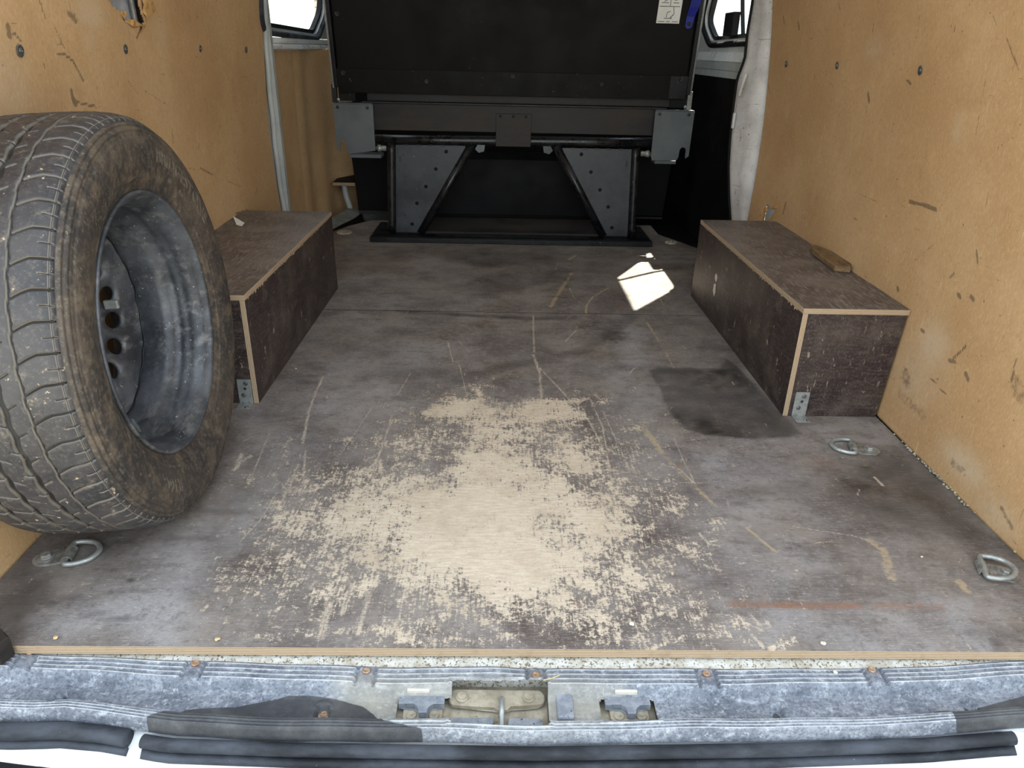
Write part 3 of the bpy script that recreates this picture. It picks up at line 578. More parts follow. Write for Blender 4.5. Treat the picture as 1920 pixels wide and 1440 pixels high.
LM = [('s', [(0.6535, 0.7258), (0.6823, 0.7152), (0.711, 0.6805)], .003, .9), ('s', [(0.6166, 0.7285), (0.6567, 0.7241)], .002, .7), ('s', [(0.6609, 0.6647), (0.662, 0.6575)], .005, 1.), ('s', [(0.6643, 0.6483), (0.6684, 0.6436)], .007, 1.), ('s', [(0.6766, 0.6439), (0.7467, 0.6317)], .0025, .9), ('s', [(0.6944, 0.7899), (0.7182, 0.7796)], .007, .6), ('s', [(0.7084, 0.7913), (0.7249, 0.7816)], .007, .5), ('s', [(0.504, 0.7642), (0.5027, 0.7523)], .007, .7),
      ('s', [(0.5156, 0.757), (0.5315, 0.7435)], .003, .8), ('s', [(0.6342, 0.7385), (0.6827, 0.7446)], .002, .5), ('s', [(0.9129, 0.6729), (0.9591, 0.6442)], .002, .6), ('s', [(0.9997, 0.6476), (1.125, 0.6114)], .003, .5), ('s', [(1.141, 0.555), (1.134, 0.5181)], .005, .5), ('s', [(1.608, 0.549), (1.603, 0.4954)], .01, .35), ('s', [(1.608, 0.4633), (1.626, 0.3472)], .008, .4), ('s', [(1.303, 0.4356), (1.393, 0.4033)], .003, .8),
      ('s', [(1.511, 0.366), (1.618, 0.3319)], .002, .7), ('s', [(1.18, 0.4537), (1.273, 0.4358)], .0025, .5), ('s', [(1.636, 0.6458), (1.809, 0.6508)], .002, .5), ('s', [(1.315, 0.5451), (1.332, 0.5091)], .004, .4), ('s', [(1.479, 0.5079), (1.508, 0.5273)], .008, .4), ('s', [(1.623, 0.7909), (1.763, 0.7764)], .002, .5), ('s', [(1.39, 0.6815), (1.414, 0.5853), (1.461, 0.5243)], .0015, .4), ('s', [(1.03, 0.7766), (1.001, 0.7593), (0.9902, 0.7529)], .003, .8),
      ('s', [(1.345, 0.6956), (1.378, 0.6686)], .002, .5), ('s', [(0.5846, 0.71), (0.5874, 0.7034)], .003, .7), ('s', [(1.64, 0.2515), (1.532, 0.265)], .004, .7), ('s', [(1.583, 0.2203), (1.437, 0.2365)], .004, .5)]
LP = [((0.7813, 0.7932), .06, .03, .5), ((0.7596, 0.7613), .03, .03, .3), ((1.143, 0.768), .04, .03, .25), ((0.4753, 0.6893), .06, .06, .3)]
wl = lining('wall_left', -1, 1.99, LM, LP, [LH], 9)
# front left lining (below the window) turning into the cab
ys = np.arange(2.03, 3.02, .012); zs = np.arange(-.05, .731, .01); A, B = np.meshgrid(ys, zs, indexing='ij')
Xf = -(.895 - .02 * np.clip(B - .45, 0, 1) - .11 * np.clip((A - 2.62) / .34, 0, 1) ** 1.6) + .006 * np.sin(A * 26) * (A > 2.4)
wlf = link('wall_left_front', grid_mesh('wall_left_front', Xf, A, B, None, wall_fields(A, B, [], [], 12, [])), 'hardboard')
md = wlf.modifiers.new('t', 'SOLIDIFY'); md.thickness = .004; md.offset = 1; struct(wlf)
bm = BM(); tube(bm, [(-.882, 2.034, z) for z in (.0, .2, .4, .6, .73)], .005, 8); part('cut_board_edge', bm, 'tornboard', wlf)
bm = BM(); prev = None
yy = np.linspace(2.04, 2.96, 60)
for k in range(59):
    y = yy[k]; x = -(.889 - .11 * max(0, min(1, (y - 2.62) / .34)) ** 1.6); h = .728 + rng.uniform(.001, .005)
    box(bm, x - .004, x + .003, y, yy[k + 1], .722, h)
part('frayed_top_edge', bm, 'tornboard', wlf)

# torn flaps round the holes
def flap(name, pts3, root):
    bm = BM(); vs = [bm.verts.new(p) for p in pts3]; bm.faces.new(vs)
    r_ = bmesh.ops.extrude_face_region(bm, geom=bm.faces[:]); bmesh.ops.translate(bm, verts=[v for v in r_['geom'] if isinstance(v, bmesh.types.BMVert)], vec=(0, .003, .002))
    return part(name, bm, 'tornboard', root)
def wpt(side, yz, off): return (float(wall_x(side, yz[0], yz[1])) - side * off, yz[0], yz[1])
for pts in ([(1.043, 0.8333), (1.08, 0.8353), (1.104, 0.8217), (1.104, 0.8109), (1.076, 0.8034), (1.049, 0.7961), (1.04, 0.8062), (1.036, 0.8205)], [(0.9205, 0.8014), (0.9386, 0.8002), (0.9398, 0.7874), (0.9259, 0.786)], [(0.9415, 0.7845), (0.9729, 0.7874), (0.9971, 0.7831), (1.013, 0.7783), (0.9941, 0.7737), (0.966, 0.7751)], [(1.032, 0.7809), (1.052, 0.7878), (1.057, 0.7836), (1.022, 0.7701), (0.9975, 0.7572), (1.014, 0.7721)]):
    flap('torn_flap', [wpt(-1, p, .003 + .006 * (i % 2)) for i, p in enumerate(pts)], wl)
for pts in ([(1.729, 0.2603), (1.698, 0.2845), (1.685, 0.28), (1.698, 0.2558), (1.724, 0.2358)], [(1.667, 0.287), (1.61, 0.2949), (1.597, 0.3078), (1.631, 0.2959)], [(1.627, 0.2705), (1.598, 0.2905), (1.575, 0.2849), (1.637, 0.251)], [(1.762, 0.2256), (1.742, 0.2466), (1.702, 0.2621), (1.692, 0.2463)]):
    flap('torn_flap', [wpt(1, p, .002 + .004 * (i % 2)) for i, p in enumerate(pts)], wr)
# cables and skin seen behind the left hole
bm = BM(); prism(bm, [(-.860, .74), (-.864, .74), (-.850, 1.0), (-.81, 1.2), (-.806, 1.2), (-.846, 1.0)], 'y', .84, 1.02); part('inner_sheet', bm, 'skin', wl)
bm = BM(); tube(bm, smooth_path([(-.832, .965, 1.02), (-.838, .98, .92), (-.844, .995, .85), (-.850, 1.01, .78)], 6), .006, 10)
part('sheet_metal_rib', bm, 'alu', wl, True)
# ---- outer skin, roof, front
def skin(name, side, segs):
    bm = BM()
    for y0, y1, z0, z1 in segs: prism(bm, [(side * (.965 - .10 * max(0, z - .6)), z) for z in np.linspace(z0, z1, 5)] + [(side * (.99 - .10 * max(0, z - .6)), z) for z in np.linspace(z1, z0, 5)], 'y', y0, y1)
    return struct(obj(name, bm, 'skin'))
WB, WT = .80, 1.24
skin('wall_right_outer', 1, [(0, 2.02, -.3, 1.5), (2.12, 3.6, -.3, WB - .04), (2.68, 3.6, 1.04, 1.46)])  # last piece added above the view to block stray sun
skin('wall_left_outer', -1, [(0, 2.06, -.3, 1.5), (2.06, 3.6, -.3, WB - .05), (2.06, 3.6, WT, 1.5)])
bm = BM(); box(bm, -.99, .99, .22, 2.0, 1.42, 1.47); box(bm, -.84, .788, 2.0, 2.58, 1.42, 1.47); box(bm, -.90, .87, 2.58, 3.65, 1.42, 1.47); struct(obj('ceiling', bm, 'ceiling'))  # unseen roof, edges cut back to admit sky and sun, widened against leaks
struct(obj('wall_front', box(BM(), -.90, .90, 3.5, 3.55, -.3, 1.47), 'black'))
g = struct(obj('ground', box(BM(), -40, 40, -40, 40, -.72, -.70), 'concrete'))

# ---- windows: inner sheet with an opening, rubber gasket, glass
def rounded(pts, r, n=5):
    out_ = []; N = len(pts)
    for i in range(N):
        p, a, b = Vector(pts[i]), Vector(pts[i - 1]), Vector(pts[(i + 1) % N])
        u, v = (a - p).normalized(), (b - p).normalized()
        for k in range(n + 1):
            t = k / n; out_.append(tuple((p + u * r * (1 - t) ** 2 + v * r * t ** 2)))
    return out_
def ring_sheet(bm, outer, inner, side, x, th):    # sheet between two outlines with the same number of points, leaning in with height
    X = lambda z, d: side * (x - .09 * max(0, z - .75) + d)
    L = [[bm.verts.new((X(q[1], d), q[0], q[1])) for q in c_] for c_ in (outer, inner) for d in (0, th)]
    n = len(outer)
    for k in range(n):
        j = (k + 1) % n
        bm.faces.new((L[0][k], L[0][j], L[2][j], L[2][k])); bm.faces.new((L[1][k], L[3][k], L[3][j], L[1][j]))
        bm.faces.new((L[2][k], L[2][j], L[3][j], L[3][k])); bm.faces.new((L[0][k], L[1][k], L[1][j], L[0][j]))
def offset(pts, d):
    c_ = Vector((sum(p[0] for p in pts) / len(pts), sum(p[1] for p in pts) / len(pts))); o_ = []
    N = len(pts)
    for i in range(N):
        a, b = Vector(pts[i - 1]), Vector(pts[(i + 1) % N]); t = (b - a).normalized(); nrm = Vector((t.y, -t.x))
        if nrm.dot(Vector(pts[i]) - c_) < 0: nrm = -nrm
        o_.append(tuple(Vector(pts[i]) + nrm * d))
    return o_
def squarish(pts, y0, y1, z0, z1):
    c_ = Vector(((min(p[0] for p in pts) + max(p[0] for p in pts)) / 2, (min(p[1] for p in pts) + max(p[1] for p in pts)) / 2)); o_ = []
    for p in pts:
        d = Vector(p) - c_; t = 9e9
        if d.x > 0: t = min(t, (y1 - c_.x) / d.x)
        if d.x < 0: t = min(t, (y0 - c_.x) / d.x)
        if d.y > 0: t = min(t, (z1 - c_.y) / d.y)
        if d.y < 0: t = min(t, (z0 - c_.y) / d.y)
        o_.append(tuple(c_ + d * t))
    for q in ((y0, z0), (y1, z0), (y0, z1), (y1, z1)):      # keep the sheet's true corners
        o_[min(range(len(o_)), key=lambda k: math.hypot(o_[k][0] - q[0], o_[k][1] - q[1]))] = q
    return o_
def window(name, side, x, corners, y0, y1, z0, z1, mat):
    op = rounded(corners, .034); gk = offset(op, .020); hole = offset(op, .016)
    bm = BM(); ring_sheet(bm, squarish(hole, y0, y1, z0, z1), hole, side, x, .02)
    root = struct(obj(name, bm, mat))
    bm = BM(); tube(bm, [(side * (x - .004 - .09 * max(0, p[1] - .75)), p[0], p[1]) for p in offset(op, .034)], .011, 10, True); part('outer_gasket', bm, 'sealdirty' if side < 0 else 'rubberseal', root, True)
    bm = BM(); ring_sheet(bm, offset(op, .030), op, side, x + .012, .02); part('gasket', bm, 'rubberseal', root)
    bm = BM(); vs = [bm.verts.new((side * (x + .03 - .09 * max(0, p[1] - .75)), p[0], p[1])) for p in op]; bm.faces.new(vs); part('glass_pane', bm, 'glass', root)
    return root
w1 = window('window_1', 1, .845, [(2.07, .822), (2.66, .815), (2.77, .88), (2.66, 1.0), (2.52, 1.34), (2.02, 1.34)], 1.94, 3.52, .752, 1.43, 'white')  # unseen upper outline slanted to shape the sun patch on the floor
# sliding pane divider and its black catch, on the right window
bm = BM(); X1 = lambda z, d=0: .845 + .02 - .09 * max(0, z - .75) + d
dvp = [(2.285, .815), (2.31, .90), (2.325, .97), (2.35, 1.15), (2.375, 1.34)]
for (ya, za), (yb_, zb) in zip(dvp, dvp[1:]):
    v_ = [bm.verts.new((X1(z, d), y + e, z)) for z, y in ((za, ya), (zb, yb_)) for d in (-.004, .008) for e in (-.007, .007)]
    for q in ((0, 1, 5, 4), (2, 6, 7, 3), (0, 4, 6, 2), (1, 3, 7, 5)): bm.faces.new([v_[i_] for i_ in q])
part('window_divider', bm, 'rubberseal', w1)
ct = [(2.433, 0.9006), (2.341, 0.8197)]
bm = BM(); box(bm, X1(.85, -.03), X1(.85, -.004), ct[1][0] - .02, ct[0][0] + .012, ct[1][1] - .006, ct[0][1] - .004, .003); part('window_catch', bm, 'rubberseal', w1)
w2 = window('window_2', -1, .875, [(2.0, .818), (2.78, .806), (2.92, .885), (3.02, 1.24), (2.0, 1.24)], 1.98, 3.52, .772, 1.42, 'greypaint')
# left ledge under window_2 : rounded white rail
bm = BM()
for (z, x, r) in ((.760, .868, .010), (.742, .872, .009)): tube(bm, [(-x, y, z) for y in (2.0, 2.3, 2.6, 2.95, 3.1)], r, 10)
struct(obj('trim_1', bm, 'white', None, True))
bm = BM(); prism(bm, [(-.895, .722), (-.855, .732), (-.852, .742), (-.895, .757)], 'y', 2.02, 3.5); struct(obj('trim_2', bm, 'whitebody'))
# right side: bright ledge, grey-white strip, black lower door lining
bm = BM(); prism(bm, [(.90, .722), (.832, .722), (.832, .728), (.846, .760), (.90, .775)], 'y', 1.96, 3.5); struct(obj('trim_3', bm, 'whitebody'))
bm = BM(); box(bm, .834, .86, 1.96, 3.5, .69, .7215, .002); box(bm, .836, .86, 1.96, 3.5, .662, .6885, .002); struct(obj('trim_4', bm, 'greypaint'))
bm = BM(); box(bm, .838, .86, 1.96, 3.5, -.12, .6615, .002); box(bm, .60, .86, 1.9, 3.2, -.14, -.12); struct(obj('door_1', bm, 'black'))
# ---- right C pillar: white painted post between the lining and the door opening
OUT = [(0.8359, 0.1986), (0.8271, 0.2292), (0.8297, 0.4148), (0.8249, 0.5894), (0.8234, 0.673), (0.8203, 0.7541), (0.7987, 0.9093), (0.7834, 0.9983)]
INN = [(0.8164, 0.1786), (0.7968, 0.2689), (0.7777, 0.383), (0.7697, 0.4751), (0.7649, 0.5821), (0.7647, 0.6685), (0.7818, 0.7362), (0.7778, 0.8182), (0.7802, 0.9138), (0.7703, 1.006)]
def reint(P, zs): P = sorted(P, key=lambda q: q[1]); return np.interp(zs, [q[1] for q in P], [q[0] for q in P])
zs = np.linspace(.0, 1.42, 72); xo = reint(OUT, zs) + .012; xi = reint(INN, zs)
bm = BM(); rows = []
for z, a, b in zip(zs, xo, xi):
    wdt = a - b; rows.append([bm.verts.new(p) for p in ((a + .02, 1.872, z), (a - .002, 1.872, z), (a - wdt * .45, 1.885, z), (b + wdt * .42, 1.90, z), (b + wdt * .34, 1.915, z), (b + .006, 1.935, z), (b, 1.95, z), (b + .01, 1.975, z), (a + .02, 1.98, z))])
for A_, B_ in zip(rows, rows[1:]):
    for k in range(len(A_) - 1): bm.faces.new((A_[k], A_[k + 1], B_[k + 1], B_[k]))
pr_ = struct(obj('trim_5', bm, 'pillar', None, True))
bm = BM(); tube(bm, [(x - .002, 1.955, z) for x, z in zip(xi, zs)], .006, 8); part('door_seal', bm, 'rubberseal', pr_, True)
for px in ((0.7692, 0.6609), (0.7684, 0.6421)):
    part('stud', screw_bm((px[0] + .004, 1.918, px[1]), (-.3, -1, 0), .004, .006), 'screw', pr_)
a_ = (0.7598, 0.5395); bm = BM(); box(bm, a_[0] - .002, a_[0] + .006, 1.92, 1.935, a_[1] - .028, a_[1] + .025, .003); part('slot_plug', bm, 'white', pr_)
bm = BM(); tube(bm, smooth_path([((0.7736, 0.6905)[0], 1.895, (0.7736, 0.6905)[1]), ((0.7649, 0.6536)[0], 1.895, (0.7649, 0.6536)[1]), ((0.761, 0.6196)[0], 1.90, (0.761, 0.6196)[1])], 5), .006, 8); part('pressed_rib', bm, 'pillar', pr_, True)
# ---- left B pillar edge strip (pale rubber-metal flange along the cut edge of the lining)
LS = [(-0.854, 0.149), (-0.8616, 0.1889), (-0.8675, 0.3628), (-0.8655, 0.5278), (-0.8645, 0.6157), (-0.8592, 0.7512), (-0.8488, 0.8809), (-0.8373, 0.9746)]
zs = np.linspace(.02, 1.40, 50); xs_ = reint(LS, zs)
bm = BM(); tube(bm, [(x - .006 + .001 * math.sin(z * 40), 2.0, z) for x, z in zip(xs_, zs)], .0095, 10)
struct(obj('trim_6', bm, 'greypaint', None, True))
bm = BM(); box(bm, -.96, -.85, 2.004, 2.03, -.1, 1.42); struct(obj('trim_7', bm, 'greypaint'))
# foam crumbs in the gap along the right lining
bm = BM()
for k in range(110):
    t = .62 + rng.normal(0, .10) if k < 85 else rng.uniform(0, 1); y = .10 + min(.98, max(0, t)) * .62; r_ = rng.uniform(.0006, .0028)
    bmesh.ops.create_icosphere(bm, subdivisions=1, radius=r_, matrix=Matrix.Translation((.8165 + rng.normal(0, .002), y, .001 + rng.uniform(0, .004))))
tag(obj('foam_crumbs', bm, 'foam'), 'crumbly whitish filler crumbs in the gap between floor and right wall', 'crumbs', kind='stuff')

# ============================================================ SPARE WHEEL
def spare_wheel():
    az, ti = .0595, .056
    ax = Vector((math.cos(az) * math.cos(ti), math.sin(az) * math.cos(ti), math.sin(ti)))
    hh = Vector((-math.sin(az), math.cos(az), 0)); vv = ax.cross(hh)
    root = empty('spare_wheel', (-.6869, .3578, .3275))
    MX = Matrix((hh, vv, ax)).transposed().to_4x4()         # local: x,y in the wheel plane, z along the axle
    tag(root, 'dirty black van spare wheel standing upright against the left hardboard wall', 'wheel')
    # section: (u along axle, radius)
    half = [(0, .3260), (.030, .3258), (.055, .3248), (.072, .3228), (.084, .3195), (.0905, .3150), (.0935, .3110), (.0940, .3085), (.0985, .3075), (.1000, .3055), (.0985, .3035), (.1020, .3015), (.1040, .2975), (.1022, .2958), (.1042, .2930), (.1046, .2905), (.1036, .2895),
            (.1062, .2880), (.1075, .2800), (.1078, .2700), (.1068, .2580), (.1040, .2450), (.1010, .2345), (.0995, .2325), (.1000, .2300), (.0985, .2275), (.0965, .2265), (.0960, .2240), (.0935, .2195), (.0900, .2130), (.0860, .2050)]
    pts = [(-u, r) for u, r in half[:0:-1]] + half
    P = np.array(pts); seg = np.hypot(*np.diff(P, axis=0).T); s = np.r_[0, np.cumsum(seg)]
    L = s[-1]; mid = L / 2
    sd = np.unique(np.concatenate([np.arange(0, mid - .105, .006), np.arange(mid - .105, mid + .105, .0016), np.arange(mid + .105, L, .0022), [L]]))
    U = np.interp(sd, s, P[:, 0]); Rr = np.interp(sd, s, P[:, 1]); T = sd - mid          # T: distance across the tread from the centre line
    th = np.radians(np.r_[np.arange(75, 285, .2), np.arange(285, 435, .6)]); NA = len(th)
    TH, TT = np.meshgrid(th, T, indexing='ij'); arc = TH * .326
    g = np.zeros(TH.shape); depth = np.zeros(TH.shape)
    def cut(d, w, dp):
        nonlocal g, depth
        v = np.clip(1.7 - np.abs(d) / w, 0, 1); v = v * v * (3 - 2 * v); depth = np.maximum(depth, v * dp); g = np.maximum(g, v)
    for t0, wd in ((-.052, .0035), (-.017, .0035), (.019, .0035)): cut(TT - t0 + .0012 * np.sin(TH * 60), wd, .007)
    cut(TT - .0475 - .0011 * (np.abs(((TH * 52 / (2 * np.pi)) % 1) - .5) * 4 - 1), .0015, .005)
    NB = 52; ph = (TH * NB / (2 * np.pi)) % 1; dist = lambda f: (np.abs(((f + .5) % 1) - .5)) * 2 * np.pi * .326 / NB
    sh = (TT > .049) & (TT < .098)
    d1 = dist(ph - .28 * np.clip((.072 - TT) / .024, 0, 1) ** 1.3); cut(np.where(sh, d1, 1), .0015, .005)
    d2 = dist(ph - .5 - 1.2 * (TT - .088)); cut(np.where((TT > .080) & (TT < .098), d2, 1), .0009, .002)
    sh2 = (TT < -.056) & (TT > -.098); cut(np.where(sh2, dist(ph - .3 - 2 * (TT + .07)), 1), .0015, .005)
    for a_, b_, off, sl in ((-.049, -.021, .1, 9.), (-.013, .001, .4, 16.), (.023, .036, .7, -14.), (.008, .016, .2, 14.)):
        cut(np.where((TT > a_) & (TT < b_), dist(ph - off - sl * (TT - a_)), 1), .0010, .004)
    cut(np.where((TT > .090) & (TT < .0935), TT - .0917, 1), .0008, .0012)
    # shallow radial crumple folds on the sidewall near the ground
    lump = .0008 * np.sin(TH * 23 + TT * 90) * np.sin(TH * 7 + 2) * (np.abs(TT) > .11)
    RR = Rr[None, :] - depth + lump; UU = np.repeat(U[None, :], NA, 0)
    flat = np.zeros(TH.shape)
    X, Y, Z = RR * np.cos(TH), RR * np.sin(TH), UU + flat
    X, Y, Z, g = (np.concatenate([q, q[:1]], 0) for q in (X, Y, Z, g))
    me = grid_mesh('tread', X, Y, Z, None, {'groove': g})
    me.flip_normals()
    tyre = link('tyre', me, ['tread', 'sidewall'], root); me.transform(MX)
    nT = len(T) - 1; mi = np.tile((np.abs((T[1:] + T[:-1]) / 2) > .1).astype(np.int32), NA); me.polygons.foreach_set('material_index', mi)
    # embossed lettering on the visible sidewall
    def lettering(txt, size, r, a0, name, fill=False):
        cu = bpy.data.curves.new(name, 'FONT'); cu.body = txt; cu.size = size; cu.extrude = .0006; cu.align_x = 'LEFT'; cu.space_character = 1.02; cu.resolution_u = 2
        cu.fill_mode = 'BOTH' if fill else 'NONE'
        if not fill: cu.bevel_depth = .0006; cu.bevel_resolution = 0; cu.extrude = 0
        o = bpy.data.objects.new(name, cu); dg = bpy.context.evaluated_depsgraph_get()
        COL.objects.link(o); bpy.context.view_layer.update(); dg = bpy.context.evaluated_depsgraph_get()
        me_ = bpy.data.meshes.new_from_object(o.evaluated_get(dg)); bpy.data.objects.remove(o)
        co = np.empty(len(me_.vertices) * 3); me_.vertices.foreach_get('co', co); co = co.reshape(-1, 3)
        ang = math.radians(a0) - co[:, 0] / r; rad = r + co[:, 1]
        u_ = np.interp(rad, [q[1] for q in half[::-1]], [q[0] for q in half[::-1]])
        co = np.stack([rad * np.cos(ang), rad * np.sin(ang), u_ + .0003 + co[:, 2]], -1); me_.vertices.foreach_set('co', co.ravel()); me_.transform(MX)
        return link(name, me_, 'letter', tyre)
    lettering('BRIDGESTONE', .031, .256, 72, 'raised_lettering')
    lettering('80', .011, .237, 60, 'raised_lettering', True); lettering('R16', .010, .237, 50, 'raised_lettering', True)
    lettering('R16C', .028, .252, -117, 'raised_lettering')
    # ---- steel rim: barrel seen from its inner side
    def lathe_part(name, prof, mat, par, seg=96, smooth=True):
        bm = BM(); lathe(bm, prof, (0, 0, 0), (0, 0, 1), seg); bm.faces.ensure_lookup_table()
        me = bpy.data.meshes.new(name); bm.to_mesh(me); bm.free(); me.transform(MX); return link(name, me, mat, par, smooth)
    def shell(prof, t=.0028): return [(a, r) for a, r in prof]
    barrel = [(.0830, .2040), (.0875, .2085), (.0905, .2098), (.0925, .2085), (.0922, .2062), (.0890, .2045), (.0800, .1995), (.0770, .1945), (.0600, .1925), (.0520, .1925), (.0490, .1905), (.0440, .1915), (.0360, .1900), (.0300, .1840), (.0230, .1770), (.0150, .1745), (-.0100, .1735), (-.0250, .1750), (-.0330, .1820), (-.0450, .1870),
              (-.0750, .1890), (-.0860, .1960), (-.0900, .2090), (-.0900, .2120), (-.0860, .2110), (-.0820, .2050)]
    b = BM(); lathe(b, barrel, (0, 0, 0), (0, 0, 1), 128)
    bmesh.ops.delete(b, geom=[f for f in b.faces if len(f.verts) > 6], context='FACES')
    me = bpy.data.meshes.new('rim'); b.to_mesh(me); b.free(); me.transform(MX); rim = link('rim', me, 'rim', root, True)
    md = rim.modifiers.new('t', 'SOLIDIFY'); md.thickness = .0025; md.offset = 0
    # disc with a ring of round ventilation holes
    prof = [(-.0240, .1740), (-.0262, .1700), (-.0280, .1600), (-.0305, .1500), (-.0340, .1420), (-.0450, .1200), (-.0570, .0980), (-.0600, .0900), (-.0610, .0820), (-.0600, .0500), (-.0600, .0340)]
    NH = 16; na = NH * 16; bm = BM(); V = {}
    pr_r = [q[1] for q in prof][::-1]; pr_u = [q[0] for q in prof][::-1]
    U_ = lambda r: float(np.interp(r, pr_r, pr_u))
    hr, hR = .0155, .1200
    def vert(r, a): return bm.verts.new((r * math.cos(a), r * math.sin(a), U_(r)))
    rings_in = [.034, .05, .07, .082, .09, .098]; rings_out = [.142, .150, .160, .170, .174]
    def ring(r): return [vert(r, 2 * math.pi * k / na) for k in range(na)]
    RI = [ring(r) for r in rings_in]; RO = [ring(r) for r in rings_out]
    for Rg in (RI, RO):
        for A_, B_ in zip(Rg, Rg[1:]):
            for k in range(na): bm.faces.new((A_[k], A_[(k + 1) % na], B_[(k + 1) % na], B_[k]))
    A_, B_ = RI[-1], RO[0]
    for h in range(NH):                                       # each sector is a cell with a hole in the middle
        a0 = 2 * math.pi * h / NH; ac = a0 + math.pi / NH
        outer = [A_[(h * 16 + k) % na] for k in range(17)]
        side1 = V.get(h) or [vert(r, a0) for r in (.109, .12, .131)]; V[h] = side1
        side2 = V.get((h + 1) % NH) or [vert(r, a0 + 2 * math.pi / NH) for r in (.109, .12, .131)]; V[(h + 1) % NH] = side2
        loop = outer + side2 + [B_[(h * 16 + k) % na] for k in range(16, -1, -1)] + side1[::-1]
        cx, cy = hR * math.cos(ac), hR * math.sin(ac); hole = []; hole2 = []
        for v in loop:
            d = Vector((v.co.x - cx, v.co.y - cy)).normalized(); p = Vector((cx, cy)) + d * hr; hole.append(bm.verts.new((p.x, p.y, U_(p.length))))
            p2 = Vector((cx, cy)) + d * (hr - .0006); hole2.append(bm.verts.new((p2.x, p2.y, U_(p2.length) - .005)))
        n = len(loop)
        for k in range(n):
            j = (k + 1) % n; bm.faces.new((loop[k], loop[j], hole[j], hole[k])); bm.faces.new((hole[k], hole[j], hole2[j], hole2[k]))
    bmesh.ops.recalc_face_normals(bm, faces=bm.faces)
    bmesh.ops.rotate(bm, verts=bm.verts, cent=(0, 0, 0), matrix=Matrix.Rotation(math.radians(9.4 - 11.25), 3, 'Z'))
    me = bpy.data.meshes.new('wheel_disc'); bm.to_mesh(me); bm.free(); me.transform(MX); disc = link('wheel_disc', me, 'rim', root, True)
    # weld bead between disc and barrel, wavy like the photo's dark seam
    bm = BM(); tube(bm, [((.1742 + .0006 * math.sin(a * 31)) * math.cos(a), (.1742) * math.sin(a), -.0225 + .0016 * math.sin(a * 9) + .0012 * math.sin(a * 23)) for a in np.linspace(0, 2 * math.pi, 220, endpoint=False)], .0022, 6, True)
    me = bpy.data.meshes.new('weld_bead'); bm.to_mesh(me); bm.free(); me.transform(MX); link('weld_bead', me, 'blackmetal', rim, True)
    def local(name, bm, mat, par, sm=False):
        bmesh.ops.recalc_face_normals(bm, faces=bm.faces); me = bpy.data.meshes.new(name); bm.to_mesh(me); bm.free(); me.transform(MX); return link(name, me, mat, par, sm)
    P_ = lambda r, deg, u: Vector((r * math.cos(math.radians(deg)), r * math.sin(math.radians(deg)), u))
    # broken valve stem and clip-on balance weights at the near lip
    bm = BM(); tube(bm, [P_(.172, 187, .05), P_(.163, 187, .035), P_(.150, 188, .02)], .004, 10); local('valve_stem', bm, 'galv', root, True)
    bm = BM()
    q = [P_(.205, a, .0935) for a in (204, 207, 210)] + [P_(.196, a, .088) for a in (210, 207, 204)]
    vs = [bm.verts.new(p) for p in q]; bm.faces.new(vs); r_ = bmesh.ops.extrude_face_region(bm, geom=bm.faces[:]); bmesh.ops.translate(bm, verts=[v for v in r_['geom'] if isinstance(v, bmesh.types.BMVert)], vec=(0, 0, .004))
    local('balance_weight', bm, 'greyplate', rim)
    # white stop piece seen in the vent hole and a hub bore lip
    bm = BM(); box(bm, -.004, .004, -.008, .008, -.012, .012, .002); bmesh.ops.translate(bm, verts=bm.verts, vec=P_(.105, 3, -.036)); local('valve_tip', bm, 'galv', disc)
    return root
spare_wheel()

# ============================================================ WHEEL ARCH BOXES
def arch_box(side, y0, y1, label, outer_top, outer_bot, top_poly):
    root = empty('wheel_arch_box', (side * .6, y0, 0)); tag(root, label, 'box', 'plywood boxes over the wheel arches')
    s = side; t = .012; H = .2588
    def face_mats(o, axis):                          # film on the two big faces, plywood layers on the edges
        for p in o.data.polygons: p.material_index = 0 if abs(p.normal[axis]) > .9 else 1
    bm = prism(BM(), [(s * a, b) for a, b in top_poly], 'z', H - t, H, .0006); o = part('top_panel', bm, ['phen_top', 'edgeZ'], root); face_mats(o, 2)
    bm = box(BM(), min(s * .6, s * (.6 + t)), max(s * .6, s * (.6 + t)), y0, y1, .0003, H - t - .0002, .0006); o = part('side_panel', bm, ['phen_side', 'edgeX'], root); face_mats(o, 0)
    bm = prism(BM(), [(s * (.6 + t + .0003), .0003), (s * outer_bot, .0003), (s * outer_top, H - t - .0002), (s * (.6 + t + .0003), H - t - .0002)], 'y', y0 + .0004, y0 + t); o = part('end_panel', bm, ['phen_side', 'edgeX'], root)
    bm = prism(BM(), [(s * (.6 + t + .0003), .0003), (s * outer_bot, .0003), (s * outer_top, H - t - .0002), (s * (.6 + t + .0003), H - t - .0002)], 'y', y1 - t, y1 - .0004); part('end_panel', bm, ['phen_side', 'edgeX'], root)
    # ragged splinters along the worn top edge
    bm = BM()
    for k in range(40):
        y = rng.uniform(y0 + .01, y1 - .03); l = rng.uniform(.004, .018); z = H - rng.uniform(.011, .0135)
        v_ = [bm.verts.new(p) for p in ((s * .5996, y, z + .003), (s * .5996, y + l, z + .003), (s * .5988, y + l * .5, z - rng.uniform(.001, .005)))]; bm.faces.new(v_)
    part('edge_splinters', bm, 'edgeX', root)['kind'] = 'stuff'
    return root
rb = arch_box(1, .7127, 1.596, 'dark brown plywood wheel arch box along the right wall, with pale worn edges', .826, .8155, [(.5998, .7122), (.8305, .7122), (.8405, 1.0), (.8475, 1.3), (.8475, 1.596), (.5998, 1.596)])
lb = arch_box(-1, .7400, 1.611, 'dark brown plywood wheel arch box along the left wall, partly behind the spare wheel', .838, .828, [(.5998, .7395), (.842, .7395), (.862, 1.05), (.876, 1.3), (.883, 1.611), (.5998, 1.611)])
